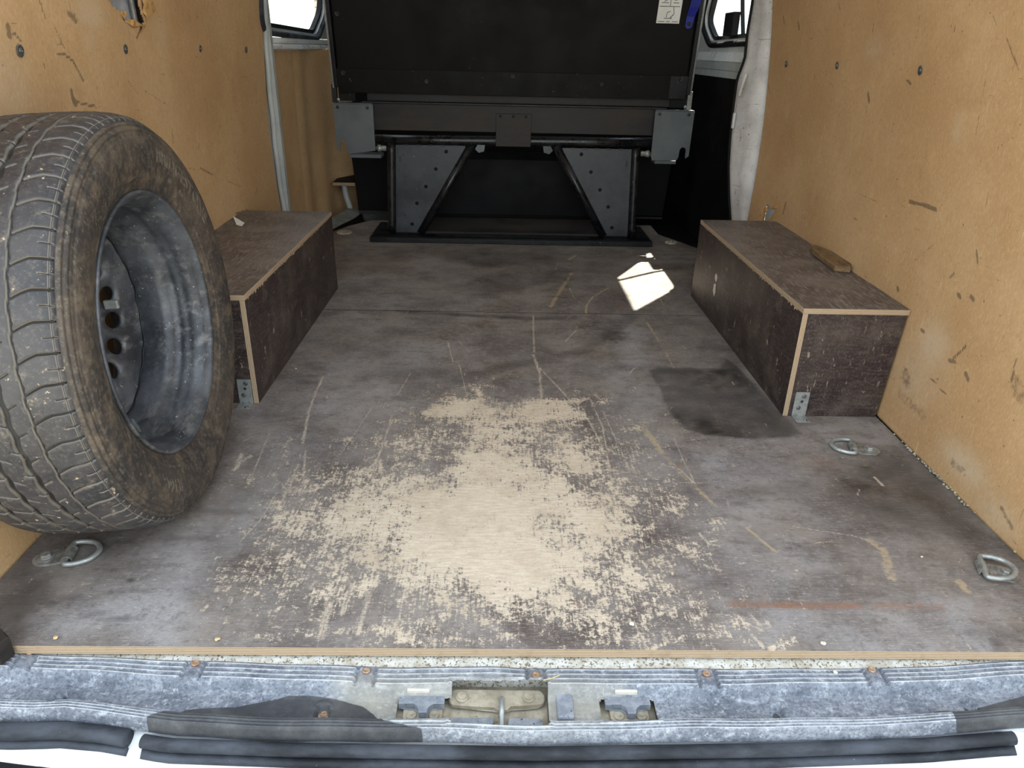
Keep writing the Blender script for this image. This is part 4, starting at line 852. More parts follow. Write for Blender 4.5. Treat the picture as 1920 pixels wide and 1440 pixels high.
def bracket(root, x0, x1, y, holes):
    root_o = BM(); box(root_o, x0, x1, y - .0022, y - .0003, .0025, .061, .0006); box(root_o, x0, x1, y - .0335, y - .0003, .0004, .0026, .0006)
    b = part('angle_bracket', root_o, 'galv', root)
    xc = (x0 + x1) / 2
    for (dx, z) in ((.004, .051), (-.004, .022)): part('screw', screw_bm((xc + dx, y - .0022, z), (0, -1, 0), .0042, .0016), 'brightscrew', b)
    part('bracket_hole', lathe(BM(), [(0, .0034), (.0005, .0034)], (xc + .001, y - .0022, .038), (0, -1, 0), 14), 'ink', b)
    for dx in (-.006, .008): part('bracket_rib', lathe(BM(), [(0, .0022), (.001, .0018), (.0016, 0)], (xc + dx, y - .0028, .0040), (0, -.7, .7), 10), 'brightscrew', b)
    part('screw', screw_bm((xc + .007, y - .024, .0026), (0, 0, 1), .0042, .0016), 'brightscrew', b)
bracket(rb, .620, .652, .7127, 1)
bracket(lb, -.6435, -.6125, .7400, 1)
# chalk and paint marks printed on the inner face of the right box
bm = BM()
for pts in ([(1.361, 0.1417), (1.348, 0.152), (1.332, 0.1436), (1.34, 0.1247), (1.355, 0.1302)], [(1.359, 0.1154), (1.339, 0.1218), (1.332, 0.0972), (1.341, 0.0807), (1.36, 0.0933)]): 
    vs = [bm.verts.new((.5993, p[0], p[1])) for p in pts]; bm.faces.new(vs)
part('white_paint_splash', bm, 'chip', rb)

# offcut of wood wedged between right box and wall, its screw
root = empty('wood_offcut', (.83, 1.12, .2588)); tag(root, 'rough brown wood offcut lying on top of the right arch box against the wall', 'wood')
bm = BM(); pts = [(0.7986, 1.19), (0.8204, 1.226), (0.8486, 1.137), (0.85, 1.043), (0.8221, 0.9925), (0.787, 1.005)]
prism(bm, [(min(p[0], .846), p[1]) for p in pts], 'z', .2592, .275, .002); part('offcut_block', bm, 'oldwood', root)
s_ = (0.823, 1.109); part('screw', screw_bm((s_[0], s_[1], .2752), (0, 0, 1), .005, .002), 'brightscrew', root)

# ============================================================ TIE-DOWN RINGS
def anchor(label, c, ang, fold, group='lashing rings bolted to the floor', tilt=.12):
    root = empty('lashing_ring', (c[0], c[1], 0)); root.rotation_euler = (0, 0, ang); tag(root, label, 'ring', group)
    def pp(name, bm, mat, par, sm=False): return obj(name, bm, mat, par, sm)
    # oval plate, the saddle rises at +x
    bm = BM(); prism(bm, [(-.008 + .021 * math.cos(a), .019 * math.sin(a)) if math.cos(a) < 0 else (.022 * min(1, math.cos(a) * 1.4), .019 * math.sin(a) if abs(math.sin(a)) > .7 else .0155 * np.sign(math.sin(a) + 1e-6)) for a in np.linspace(0, 2 * math.pi, 36, endpoint=False)], 'z', .0004, .0034, .0008)
    plate = pp('base_plate', bm, 'zinc', root)
    bm = BM(); lathe(bm, [(0, .0125), (.001, .0125), (.0012, .0118), (.0012, .0085), (.0025, .008)], (-.009, 0, .0034), (0, 0, 1), 24)
    pp('washer', bm, 'zinc', plate, False)
    bm = BM(); lathe(bm, [(0, .0078), (.0045, .0078), (.0055, .0066), (.0055, 0)], (-.009, 0, .0050), (0, 0, 1), 6); pp('bolt_head', bm, 'zinc', plate)
    bm = BM(); rings = []
    for k, a in enumerate(np.linspace(0, math.pi, 11)):
        rings.append([bm.verts.new((.024 - .0085 * math.cos(a), y, .003 + .0085 * math.sin(a))) for y in (-.0155, .0155)] + [bm.verts.new((.024 - .0062 * math.cos(a), y, .003 + .0062 * math.sin(a))) for y in (.0155, -.0155)])
    for A_, B_ in zip(rings, rings[1:]):
        for k in range(4): bm.faces.new((A_[k], A_[(k + 1) % 4], B_[(k + 1) % 4], B_[k]))
    bm.faces.new(rings[0]); bm.faces.new(rings[-1][::-1]); pp('saddle', bm, 'zinc', plate, False)
    d = -1 if fold else 1
    path = [(0, -.024, 0), (0, 0, 0), (0, .024, 0), (d * .006, .0285, 0), (d * .020, .0275, 0), (d * .036, .019, 0), (d * .044, 0, 0), (d * .036, -.019, 0), (d * .020, -.0275, 0), (d * .006, -.0285, 0)]
    P_ = [Vector(p) for p in smooth_path(path, 6, True)]
    R_ = Matrix.Rotation(-d * tilt, 3, 'Y'); P_ = [R_ @ p + Vector((.024, 0, .0062 if not fold else .0085)) for p in P_]
    bm = BM(); tube(bm, P_, .0042, 12, True); pp('ring', bm, 'galv', root, True)
    return root
anchor('zinc lashing ring on the floor in front of the spare wheel', (-0.7564, 0.1843), .22, False, tilt=-.02)
anchor('zinc lashing ring on the floor near the front end of the right arch box', (0.7201, 0.5577), math.pi - .25, False, tilt=-.02)
anchor('zinc lashing ring nearest the right rear corner, ring folded over its bolt', (0.7565, 0.1668), math.pi - .35, True, tilt=.12)
def flat_anchor(label, c, r):
    root = empty('floor_cap', (c[0], c[1], 0)); tag(root, label, 'cap', 'round caps on the far floor')
    obj('cap_disc', lathe(BM(), [(0, r), (.004, r), (.007, r * .85), (.007, r * .55), (.005, r * .5), (.005, 0)], (0, 0, .0005), (0, 0, 1), 28), 'dirtymetal', root, False)
    obj('cap_bolt', lathe(BM(), [(0, r * .3), (.006, r * .3), (.007, 0)], (0, 0, .0055), (0, 0, 1), 6), 'zinc', root)
flat_anchor('dusty round metal floor cap right of the black bench base', (0.6898, 2.335), .026)
flat_anchor('dusty pale floor cap at the far left corner behind the left arch box', (-0.7359, 2.413), .034)

# ============================================================ FOLDING BENCH (black bulkhead)
def bench():
    root = empty('folding_bench', (0, 2.3, 0)); tag(root, 'black folded bench seat with tall back board on a tubular steel frame across the van', 'seat')
    P = lambda n, bm, m, par=None, sm=False: part(n, bm, m, par or root, sm)
    # base plate on the floor with raised front lip
    bm = box(BM(), -.600, .594, 2.258, 2.56, .0005, .020, .002); base = P('base_plate', bm, 'blackmetal')
    P('base_rail', box(BM(), -.596, .590, 2.256, 2.274, .0205, .026, .001), 'blackshiny', base)
    P('floor_board', box(BM(), -.50, .50, 2.345, 2.64, .0205, .030, .001), 'beam', base)
    for x in (-.555, -.46, -.36, .36, .45, .55): P('slot_cover', box(BM(), x - .03, x + .03, 2.29, 2.325, .0205, .023, .0005), 'blackshiny', base)
    # tubular frame
    zt = .402
    P('cross_tube', tube(BM(), [(x, 2.345, zt + (x + .55) * .010) for x in (-.60, -.3, 0, .3, .60)], .020, 20), 'tube', None, True)
    for s in (-1, 1):
        P('upright_post', tube(BM(), smooth_path([(s * .515, 2.335, .026), (s * .508, 2.335, .2), (s * .500, 2.335, .392)], 4), .0175, 18), 'tube', None, True)
        P('diagonal_brace', tube(BM(), [(s * .392, 2.335, .026), (s * .172, 2.335, .394)], .0165, 18), 'tube', None, True)
        g = P('gusset_plate', prism(BM(), [(s * .50, .026), (s * .41, .026), (s * .196, .375), (s * .20, .386), (s * .49, .386)], 'y', 2.338, 2.342, .0005), 'gusset')
        for (x, z) in ((.278, .362), (.322, .292), (.365, .220), (.405, .150), (.428, .062)):
            P('screw', lathe(BM(), [(0, .0075), (.0012, .0075), (.0015, .006), (.0005, .0045), (.0005, 0)], (s * x, 2.3378, z), (0, -1, 0), 14), 'blackshiny', g)
        for (x, z) in ((.455, .345), (.245, .312), (.455, .100), (.395, .092)):
            P('drill_hole', lathe(BM(), [(0, .0035), (.0006, .0035)], (s * x, 2.3378, z), (0, -1, 0), 10), 'ink', g)
        P('keyhole_slot', box(BM(), s * .468 - .004, s * .468 + .004, 2.3370, 2.3378, .318, .340, 0), 'ink', g)
        for k in range(5): x = .24 + k * .05; P('tack_weld', box(BM(), s * x - .010, s * x + .010, 2.333, 2.341, .383, .388, .001), 'tube', g)
        P('hinge_bolt', lathe(BM(), [(0, .011), (.02, .011), (.022, .014), (.034, .014), (.036, .008), (.05, .007)], (s * .52, 2.32, .372), (s, 0, 0), 14), 'galv', None, True)
        P('latch_tab', prism(BM(), [(s * .150, .392), (s * .118, .392), (s * .122, .366), (s * .145, .360), (s * .160, .375)], 'y', 2.33, 2.336, .001), 'greyplate')
    # beam above the tube and centre plate
    P('seat_beam', box(BM(), -.66, .66, 2.300, 2.325, .444, .545, .002), 'beam')
    P('beam_lip', box(BM(), -.60, .60, 2.290, 2.300, .5455, .551, .001), 'blackmetal')
    P('upper_rail', box(BM(), -.585, .63, 2.318, 2.34, .552, .580, .001), 'beam')
    for x in (-.66, .65): P('rail_end_socket', box(BM(), x - .035, x + .03, 2.312, 2.35, .550, .585, .001), 'blackshiny')
    cp = P('centre_plate', box(BM(), -.0745, .0655, 2.2905, 2.2965, .392, .516, .001), 'beam')
    for x in (-.057, -.006, .044): P('screw', screw_bm((x, 2.2905, .507), (0, -1, 0), .005, .0015), 'blackshiny', cp)
    # grey end plates with a hook notch at the lower outer corner
    for s, X0, X1, Z0, Z1 in ((-1, -.712, -.556, .349, .540), (1, .552, .708, .371, .541)):
        z0 = .362
        def sh(u, v): return (X0 + (X1 - X0) * u if s < 0 else X1 - (X1 - X0) * u, v)
        notch = [(.10, z0), (.115, z0 + .012)] + [(.19 + .085 * math.cos(a), z0 + .030 + .014 * math.sin(a)) for a in np.linspace(math.pi, 0, 9)] + [(.285, z0 + .004), (.33, z0 - .008)]
        out_ = [sh(*q) for q in ([(0.0, .540), (0.02, z0 + .010)] + notch + [(.96, z0 - .010 if s > 0 else z0 + .006), (1.0, z0 + .006), (1.0, .540)])]
        e = P('end_plate', prism(BM(), out_, 'y', 2.268, 2.274, .0006), 'greyplate')
        P('plate_fold', box(BM(), min(X0, X1) + .002, max(X0, X1) - .002, 2.268, 2.32, .5405, .5445, .001), 'greyplate', e)
        P('plate_underside', box(BM(), X0 + .05 if s < 0 else X0 + .02, X1 + .02 if s < 0 else X1 - .05, 2.278, 2.36, .338, .352, .002), 'greyplate', e)
        for x in (X0 + .018, X1 - .022): P('screw', screw_bm((x, 2.268, .529), (0, -1, 0), .0055, .0015), 'greypaint' if 0 else 'screw', e)
    # back board leaning towards the rear, black strip along its foot, thin side trims
    tl = .16                                          # lean: metres towards the viewer per metre of height
    z0, z1 = .566, 1.06
    def lean(bm):
        for v in bm.verts: v.co.y -= (v.co.z - .56) * tl
        return bm
    bb = P('back_board', lean(box(BM(), -.684, .664, 2.2960, 2.325, .60, z1, .002)), 'black')
    strip = P('kick_strip', lean(box(BM(), -.690, .670, 2.2900, 2.2957, .582, .668, .001)), 'blackshiny')
    for x, z in ((-.664, .652), (-.345, .628), (-.012, .652), (.335, .632), (.640, .655)):
        P('bolt', lathe(BM(), [(0, .009), (.002, .009), (.0035, .007), (.0035, .004), (.002, 0)], (x, 2.290 - (z - .56) * tl, z), (0, -1, -tl), 12), 'screw', strip)
    P('corner_clip', lean(box(BM(), .600, .668, 2.2875, 2.2899, .584, .668, .001)), 'blackmetal', strip)
    for s in (-1, 1):
        x = -.690 if s < 0 else .670
        P('edge_trim', lean(box(BM(), min(x, x + s * .014), max(x, x + s * .014), 2.288, 2.330, .600, z1, .002)), 'blackmetal')
        x2 = x + s * .0145
        P('side_channel', lean(box(BM(), min(x2, x2 + s * .007), max(x2, x2 + s * .007), 2.292, 2.336, .592, z1, .001)), 'alu')
        P('hinge_arm', box(BM(), min(x2 - s * .006, x2 + s * .012), max(x2 - s * .006, x2 + s * .012), 2.286, 2.310, .545, .612, .001), 'alu' if s > 0 else 'blackmetal')
        P('hinge_pin', lathe(BM(), [(0, .006), (.01, .006)], (x2 - s * .014, 2.285, .556), (0, -1, 0), 10), 'galv', None, True)
    P('bolt', lathe(BM(), [(0, .009), (.002, .009), (.0035, .007), (.0035, .004), (.002, 0)], (-.665, 2.296 - (.852 - .56) * tl, .852), (0, -1, -tl), 12), 'screw', bb)
    # blue grab strap
    bx, bz = .642, .862
    def fy(z, d=0): return 2.2955 - (z - .56) * tl - d
    bm = BM(); pts_l = [(bx - .014, .845), (bx - .014, .872), (bx - .010, .905), (bx - .004, .95), (bx - .002, 1.01)]; pts_r = [(bx + .012, .845), (bx + .016, .872), (bx + .026, .905), (bx + .030, .95), (bx + .030, 1.01)]
    bul = [0.001, .002, .012, .020, .022]; rows = []
    cap = [(bx - .001 + .0135 * math.cos(a), .845 + .0135 * math.sin(a)) for a in np.linspace(math.pi, 2 * math.pi, 9)]
    for th_ in (0, .0035):
        rows.append([[bm.verts.new((a[0], fy(a[1], b + th_), a[1])), bm.verts.new((c_[0], fy(c_[1], b + th_), c_[1]))] for a, c_, b in zip(pts_l, pts_r, bul)])
    for R_ in rows:
        for A_, B_ in zip(R_, R_[1:]): bm.faces.new((A_[0], A_[1], B_[1], B_[0]))
    for k in range(len(bul) - 1):
        for q in (0, 1): bm.faces.new((rows[0][k][q], rows[1][k][q], rows[1][k + 1][q], rows[0][k + 1][q]))
    a0 = [bm.verts.new((x, fy(z, .001), z)) for x, z in cap]; a1 = [bm.verts.new((x, fy(z, .0045), z)) for x, z in cap]
    bm.faces.new(a1); bm.faces.new(a0[::-1])
    for k in range(len(cap) - 1): bm.faces.new((a0[k], a0[k + 1], a1[k + 1], a1[k]))
    gs = P('grab_strap', bm, 'blue'); P('screw', screw_bm((bx - .001, fy(.848, .0045), .848), (0, -1, -tl), .006, .003), 'screw', gs)
    # instruction label with pictograms
    L0 = [(0.5018, 0.8714), (0.5921, 0.8663), (0.5907, 0.9776), (0.5059, 0.9826)]
    lx0, lz0 = .518, .848; lw, lh = .086, .13; sk = .10
    def LP_(u, v, d): x = lx0 + lw * u + sk * lh * v * .3; z = lz0 + lh * v; return (x, fy(z, d), z)
    bm = BM(); a0 = [bm.verts.new(LP_(u, v, .0003)) for u, v in ((0, 0), (1, 0), (1, 1), (0, 1))]; a1 = [bm.verts.new(LP_(u, v, .0011)) for u, v in ((0, 0), (1, 0), (1, 1), (0, 1))]
    bm.faces.new(a1); bm.faces.new(a0[::-1])
    for k in range(4): bm.faces.new((a0[k], a0[(k + 1) % 4], a1[(k + 1) % 4], a1[k]))
    lab = P('instruction_label', bm, 'paper')
    bm = BM()
    def ln(u0, v0, u1, v1, w=.012):
        du, dv = u1 - u0, (v1 - v0) * lh / lw; L = math.hypot(du, dv) or 1; nx, ny = -dv / L * w, du / L * w * lw / lh
        vs = [bm.verts.new(LP_(u, v, .0015)) for u, v in ((u0 + nx, v0 + ny), (u1 + nx, v1 + ny), (u1 - nx, v1 - ny), (u0 - nx, v0 - ny))]; bm.faces.new(vs)
    for q in ((.06, .045, .35, .045), (.42, .045, .58, .045), (.68, .045, .93, .045), (.05, .43, .93, .43), (.5, .43, .5, .95), (.3, .13, .65, .13), (.56, .13, .72, .25), (.72, .25, .66, .42), (.40, .15, .40, .22), (.42, .28, .55, .31), (.40, .22, .43, .28), (.55, .13, .62, .16), (.60, .17, .70, .22),
              (.12, .52, .42, .52), (.22, .55, .38, .6), (.36, .58, .42, .75), (.2, .75, .4, .75), (.62, .52, .86, .52), (.66, .58, .82, .6), (.80, .6, .82, .75)): ln(*q)
    P('pictogram', bm, 'ink', lab)
    return root
bench()
# black riser and end shelf behind the bench
root = empty('riser_box', (0, 2.8, 0)); tag(root, 'low black riser box on the floor behind the bench legs', 'box')
part('riser_front', box(BM(), -.40, .40, 2.700, 2.712, .032, .286, .002), 'black', root); part('riser_body', box(BM(), -.40, .40, 2.7125, 3.05, .001, .28, .002), 'black', root)
for s in (-1, 1):
    part('riser_wing', prism(BM(), [(s * .402, .04), (s * .722, .04), (s * .742, .33), (s * .402, .33)], 'y', 2.70, 2.716, .002), 'black', root)
    part('wing_foot', box(BM(), min(s * .45, s * .72), max(s * .45, s * .72), 2.69, 2.70, .028, .036, .001), 'beam', root)
bm = BM(); prism(bm, [(-.84, 2.72), (-.735, 2.72), (-.735, 3.0), (-.80, 3.0), (-.845, 2.84)], 'z', .150, .165, .001)
o = obj('plywood_shelf', bm, ['black', 'edgeZ']); tag(o, 'small black topped plywood shelf between left lining and riser box', 'shelf')
for p in o.data.polygons: p.material_index = 0 if abs(p.normal[2]) > .9 else 1
bm = BM(); tube(bm, smooth_path([(-.795, 2.76, .150), (-.79, 2.76, .10), (-.775, 2.75, .05), (-.765, 2.72, .01)], 5), .013, 12)
tag(obj('pale_hose', bm, 'greypaint', None, True), 'short pale grey hose running down below the plywood shelf', 'hose')
bm = BM()
pts = [Vector(p) for p in [(-.84, 2.30, .006), (-.83, 2.42, .010), (-.80, 2.55, .012), (-.765, 2.66, .016), (-.735, 2.74, .03)]]
rows = [[bm.verts.new(p + Vector((-.035, .01, .018))), bm.verts.new(p + Vector((.026, -.01, 0))), bm.verts.new(p + Vector((.026, -.01, -.004))), bm.verts.new(p + Vector((-.035, .01, .012)))] for p in pts]
for A_, B_ in zip(rows, rows[1:]):
    for k in range(4): bm.faces.new((A_[k], A_[(k + 1) % 4], B_[(k + 1) % 4], B_[k]))
bm.faces.new(rows[0]); bm.faces.new(rows[-1][::-1])
tag(obj('sill_strip', bm, 'strap'), 'grey ribbed strip along the floor edge beyond the left arch box', 'strip')
# washers and screws holding the linings
for i, (side, lst) in enumerate(((-1, [(0.521, 0.7305), (0.9215, 0.7321), (1.404, 0.7326), (1.8, 0.7295)]), (1, [(1.695, 0.7251), (1.315, 0.728), (0.8834, 0.727)]))):
    for j, (y, z) in enumerate(lst):
        n_ = ((wall_x(side, y, z + .01) - wall_x(side, y, z - .01)) / .02)
        ax_ = Vector((-side, 0, side * n_)); c_ = Vector((float(wall_x(side, y, z)) - side * .0042, y, z))
        r_ = empty('washer_screw', c_); lab_ = (['nearest the rear door', 'below the torn hole', 'third from the rear', 'farthest, beside the grey edge strip'] if side < 0 else ['farthest, beside the white pillar', 'middle of the row', 'nearest the rear door'])[j]
        tag(r_, 'small metal washer screw in the %s hardboard wall, %s' % ('left' if side < 0 else 'right', lab_), 'screw', 'washer screws in the hardboard walls')
        bm = BM(); lathe(bm, [(0, .0095), (.001, .0095), (.0016, .008), (.0014, .004)], (0, 0, 0), ax_, 18); obj('washer', bm, 'brightscrew', r_)
        bm = BM(); lathe(bm, [(0.001, .0045), (.003, .004), (.0034, .0015), (.0022, 0)], (0, 0, 0), ax_, 12); obj('screw_head', bm, 'brightscrew', r_)

# ============================================================ REAR SILL
bm = BM(); prism(bm, [(.02, -.0160), (-.012, -.0225), (-.020, -.05), (.02, -.05)], 'x', -.86, .86); struct(obj('trim_8', bm, 'ledge'))
def sill():
    root = empty('sill_cover', (0, -.06, -.02)); tag(root, 'dusty grey black ribbed plastic sill cover across the rear door opening', 'sill cover')
    xs = np.arange(-.80, .8001, .0022); vs = np.linspace(0, 1, 120)
    yb = np.interp(xs, [-.80, -.713, -.55, -.381, -.2, -.10, -.05, 0, .12, .33, .5, .681, .80], [.010, .006, -.001, -.007, -.0135, -.0125, -.0095, -.0155, -.0125, -.0125, -.010, .004, .010])
    yb = np.convolve(np.pad(yb, 8, 'edge'), np.ones(17) / 17, 'valid')
    yf = np.interp(xs, [-.80, -.64, -.60, -.55, -.45, -.3, 0, .3, .5, .6, .80], [-.080, -.086, -.085, -.092, -.107, -.113, -.117, -.111, -.103, -.093, -.08])
    A = np.repeat(xs[:, None], len(vs), 1); V = np.repeat(vs[None], len(xs), 0); B = yb[:, None] * (1 - V) + yf[:, None] * V
    hk = [(0, -.0240), (.02, -.0185), (.05, -.0170), (.30, -.0175), (.34, -.0205), (.40, -.0330), (.46, -.0345), (.74, -.0335), (.80, -.0245), (.84, -.0215), (.97, -.0225), (.985, -.0260), (1, -.0420)]
    Z = np.interp(V, [q[0] for q in hk], [q[1] for q in hk])
    z = lambda: np.zeros(A.shape)
    ridge = z()
    clips = [(-0.6907, 0.0035), (-0.459, -0.0146), (-0.226, -0.0257), (0.0033, -0.0314), (0.2357, -0.027), (0.4673, -0.0188)]
    cmask = z()
    for c in clips: cmask = np.maximum(cmask, np.clip(1.6 - np.abs(A - c[0]) / .0105, 0, 1))
    for v0 in (.07, .145, .22, .295): ridge = np.maximum(ridge, np.clip(1.5 - np.abs(V - v0) / .010, 0, 1) * (1 - np.clip(cmask * 2, 0, 1)))
    for v0 in (.825, .868, .911, .954): ridge = np.maximum(ridge, np.clip(1.5 - np.abs(V - v0) / .008, 0, 1))
    Z += ridge * .0014
    # clip tabs: small raised pads with cut slots each side
    for c in clips:
        m1 = (np.abs(np.abs(A - c[0]) - .0125) < .0022) & (V > .03) & (V < .33); Z[m1] -= .004
        m2 = (np.abs(A - c[0]) < .0103) & (V < .33); Z[m2] += .0004
    # buckled plastic
    Z += .0012 * np.sin(A * 17 + 1) * np.sin(V * 5) + .0008 * np.sin(A * 41)
    # drain slots: teardrop hollows
    for c, s_ in (((-0.6224, -0.0539), .8), ((-0.2752, -0.0755), 1.), ((0.3192, -0.072), .9), ((0.5824, -0.0585), 1.)):
        d = np.hypot((A - c[0]) / .0095, (B - c[1]) / .017); Z -= .010 * np.clip(1.2 - d ** 3, 0, 1) * s_ * (B < c[1] + .009)
        d2 = np.hypot((A - c[0]) / .0125, (B - c[1] - .006) / .012); Z += .003 * np.clip(1.25 - d2 ** 3, 0, 1) * (B >= c[1] + .004)
    for x in (.335, ): Z += .003 * np.exp(-((A - x) / .012) ** 2) * (V > .40) * (V < .68)
    # pockets for the strikers and the latch
    holes = []
    for c in ((-0.1456, -0.0764), (0.1215, -0.0765)): holes.append((c[0] - .036, c[0] + .037, c[1] - .021, c[1] + .022))
    c = (-0.0537, -0.0742); holes.append((c[0] - .056, c[0] + .072, c[1] - .030, c[1] + .036))
    keep = np.ones((A.shape[0] - 1, A.shape[1] - 1), bool)
    for x0, x1, y0, y1 in holes:
        Am, Bm = A[:-1, :-1], B[:-1, :-1]; r_ = .006
        dx = np.maximum(np.maximum(x0 + r_ - Am, Am - x1 + r_), 0); dy = np.maximum(np.maximum(y0 + r_ - Bm, Bm - y1 + r_), 0); keep &= ~(np.hypot(dx, dy) < r_)
        e = np.maximum(np.maximum(x0 - A, A - x1), np.maximum(y0 - B, B - y1)); Z += .0025 * np.clip(1 - np.abs(e - .002) / .003, 0, 1)
    wet_shade, dirt, rust = z(), z(), z()
    poly(wet_shade, A, B, [(-0.4895, -0.0945), (-0.4773, -0.0888), (-0.4492, -0.0748), (-0.4297, -0.0722), (-0.3895, -0.0695), (-0.3577, -0.0608), (-0.3254, -0.052), (-0.2974, -0.0519), (-0.2612, -0.0568), (-0.2245, -0.0668), (-0.2086, -0.0792), (-0.1919, -0.0993), (-0.1434, -0.1116), (-0.1353, -0.1268), (-0.1534, -0.1409), (-0.4832, -0.135)], .012, 1.)
    poly(wet_shade, A, B, [(0.5445, -0.0792), (0.5709, -0.0706), (0.6049, -0.0618), (0.6311, -0.0547), (0.6712, -0.0439), (0.6288, -0.1072), (0.5925, -0.1152), (0.5653, -0.1035), (0.5412, -0.0972)], .008, 1.)
    poly(wet_shade, A, B, [(0.5234, -0.0726), (0.5467, -0.069), (0.5637, -0.0706), (0.5562, -0.0774)], .004, .9)
    poly(wet_shade, A, B, [(-0.0978, -0.0925), (0.1055, -0.1042), (0.1158, -0.125), (-0.0039, -0.133), (-0.0892, -0.1296), (-0.1494, -0.1185)], .02, .42)
    poly(dirt, A, B, [(-0.2574, -0.0411), (-0.1869, -0.0362), (-0.1078, -0.0401), (0.0429, -0.0391), (0.1139, -0.0475), (0.1008, -0.0898), (0.0314, -0.0982), (-0.1924, -0.0954), (-0.2505, -0.0753)], .03, .9)
    for c_ in ((-0.6205, -0.0574), (0.5822, -0.0637), (0.3196, -0.0771)): blob(wet_shade, A, B, c_, .006, .011, .9)  # dark painted into the drain hollows to stand in for their shade
    for c in clips: blob(rust, A, B, c, .0065, .006, .55)
    blob(rust, A, B, (-0.2744, -0.073), .004, .004, .8)
    o = link('cover_moulding', grid_mesh('cover_moulding', A, B + .06, Z + .02, keep, dict(wet_shade=wet_shade, dirt=dirt, ridge=ridge, rust=rust)), 'sill', root)
    for c in clips:
        zc = -.0160; part('fixing_screw', lathe(BM(), [(0, .0052), (.001, .0052), (.0018, .004), (.0012, .002), (.0004, .0015), (.0004, 0)], (c[0], c[1] + .001, zc), (0, 0, 1), 14), 'rustscrew', root)
    c = (-0.2742, -0.0738); part('fixing_screw', screw_bm((c[0], c[1], -.0425), (0, 0, 1), .006, .003), 'rustscrew', root)
    return root
sill()
# metal under the sill cover
struct(obj('trim_9', box(BM(), -.84, .84, -.088, .012, -.075, -.0505), 'dirtymetal'))
# door strikers in their pockets
def striker(label, c):
    root = empty('door_striker', (c[0], c[1], -.05)); tag(root, label, 'striker', 'striker blocks in the sill')
    P = lambda n, bm, m, par=None, sm=False: obj(n, bm, m, par or root, sm)
    tray = P('pocket_tray', box(BM(), -.037, .038, -.022, .022, .0005, .0025, .001), 'dirtymetal')
    bp = P('bolt_plate', prism(BM(), [(-.024, .004), (.028, .004), (.028, -.010), (.024, -.0155), (-.018, -.0155), (-.024, -.010)], 'z', .003, .0075, .001), 'dirtymetal')
    for x in (-.0125, .017): P('bolt_head', lathe(BM(), [(0, .0072), (.002, .0068), (.0026, .005), (.002, .0044), (.002, .0024), (.0032, .002), (.0032, 0)], (x, -.0075, .0075), (0, 0, 1), 16), 'dirtymetal', bp)
    t_ = [(-.030, .014), (.030, .014), (.030, .0015), (.016, .0015), (.0095, -.003), (.0085, -.0125), (-.002, -.0125), (-.003, -.003), (-.009, .0015), (-.030, .0015)]
    P('rubber_block', prism(BM(), t_, 'z', .008, .020, .0014), 'greyrubber')
    P('upper_tab', box(BM(), -.020 if c[0] < 0 else -.016, .010 if c[0] < 0 else .014, .0150, .0290, .0185, .0275, .001), 'rusttab')
    return root
striker('left T shaped striker block with rust spots in a sill pocket', (-0.1484, -0.0661))
striker('right T shaped striker block with bolted plate in a sill pocket', (0.124, -0.0663))
# centre latch bracket
c = (-0.0538, -0.0657); root = empty('latch_bracket', (c[0], c[1], -.05)); tag(root, 'beige dusty latch bracket with bright catch pin in the middle of the sill', 'latch')
P = lambda n, bm, m, par=None, sm=False: obj(n, bm, m, par or root, sm)
P('latch_floor', box(BM(), -.06, .072, -.034, .034, .0005, .002), 'dirtymetal')
pts = [(-.050 + .010 * math.cos(a), .017 + .013 * math.sin(a)) for a in np.linspace(math.pi / 2, 3 * math.pi / 2, 9)] + [(0, .001), (.006, -.003), (.018, -.003), (.022, .003), (.052, .004)] + [(.060 + .009 * math.cos(a), .017 + .012 * math.sin(a)) for a in np.linspace(-math.pi / 2, math.pi / 2, 9)]
up = P('latch_plate', prism(BM(), pts, 'z', .006, .014, .0015), 'dirtymetal')
for x in (-.042, .047): P('bolt_head', lathe(BM(), [(0, .0085), (.003, .008), (.0035, .0062), (.006, .006), (.0065, 0)], (x, .014, .014), (0, 0, 1), 12), 'dirtymetal', up)
P('catch_pin', tube(BM(), smooth_path([(.011, .012, .016), (.011, .004, .020), (.011, -.010, .019), (.011, -.024, .010), (.011, -.028, .004)], 5), .0036, 10), 'galv', None, True)
P('guide_pad', box(BM(), -.055, .000, -.030, -.012, .0022, .009, .001), 'greyrubber'); P('guide_pad', prism(BM(), [(.020, -.012), (.060, -.012), (.066, -.020), (.058, -.030), (.018, -.030)], 'z', .0022, .009, .001), 'greyrubber')
c2 = (0.0419, -0.0694)
P('raised_pad', box(BM(), c2[0] - c[0] - .013, c2[0] - c[0] + .009, -.024, .022, .012, .024, .003), 'greyrubber')
# door seal bulb along the outer edge of the sill
def seal(name, label, xa, xb, mat, r=.0085):
    n = 60; pts = []
    for k in range(n + 1):
        x = xa + (xb - xa) * k / n
        y = float(np.interp(x, [-.82, -.66, -.60, -.545, -.46, -.3, 0, .3, .5, .6, .75], [-.094, -.098, -.096, -.101, -.1165, -.1225, -.1265, -.1205, -.112, -.1025, -.094])); pts.append((x, y, -.046))
    bm = BM(); tube(bm, pts, r, 14); lipb = []
    for x, y, z in pts[::1]: lipb.append([bm.verts.new((x, y - .006, z - .006)), bm.verts.new((x, y - .015, z - .013)), bm.verts.new((x, y - .012, z - .018)), bm.verts.new((x, y - .004, z - .014))])
    for A_, B_ in zip(lipb, lipb[1:]):
        for k in range(4): bm.faces.new((A_[k], A_[(k + 1) % 4], B_[(k + 1) % 4], B_[k]))
    bm.faces.new(lipb[0]); bm.faces.new(lipb[-1][::-1])
    return tag(obj(name, bm, mat, None, True), label, 'seal')
seal('door_seal', 'long black rubber door seal along the outer edge of the sill', -.492, .62, 'sealdirty')
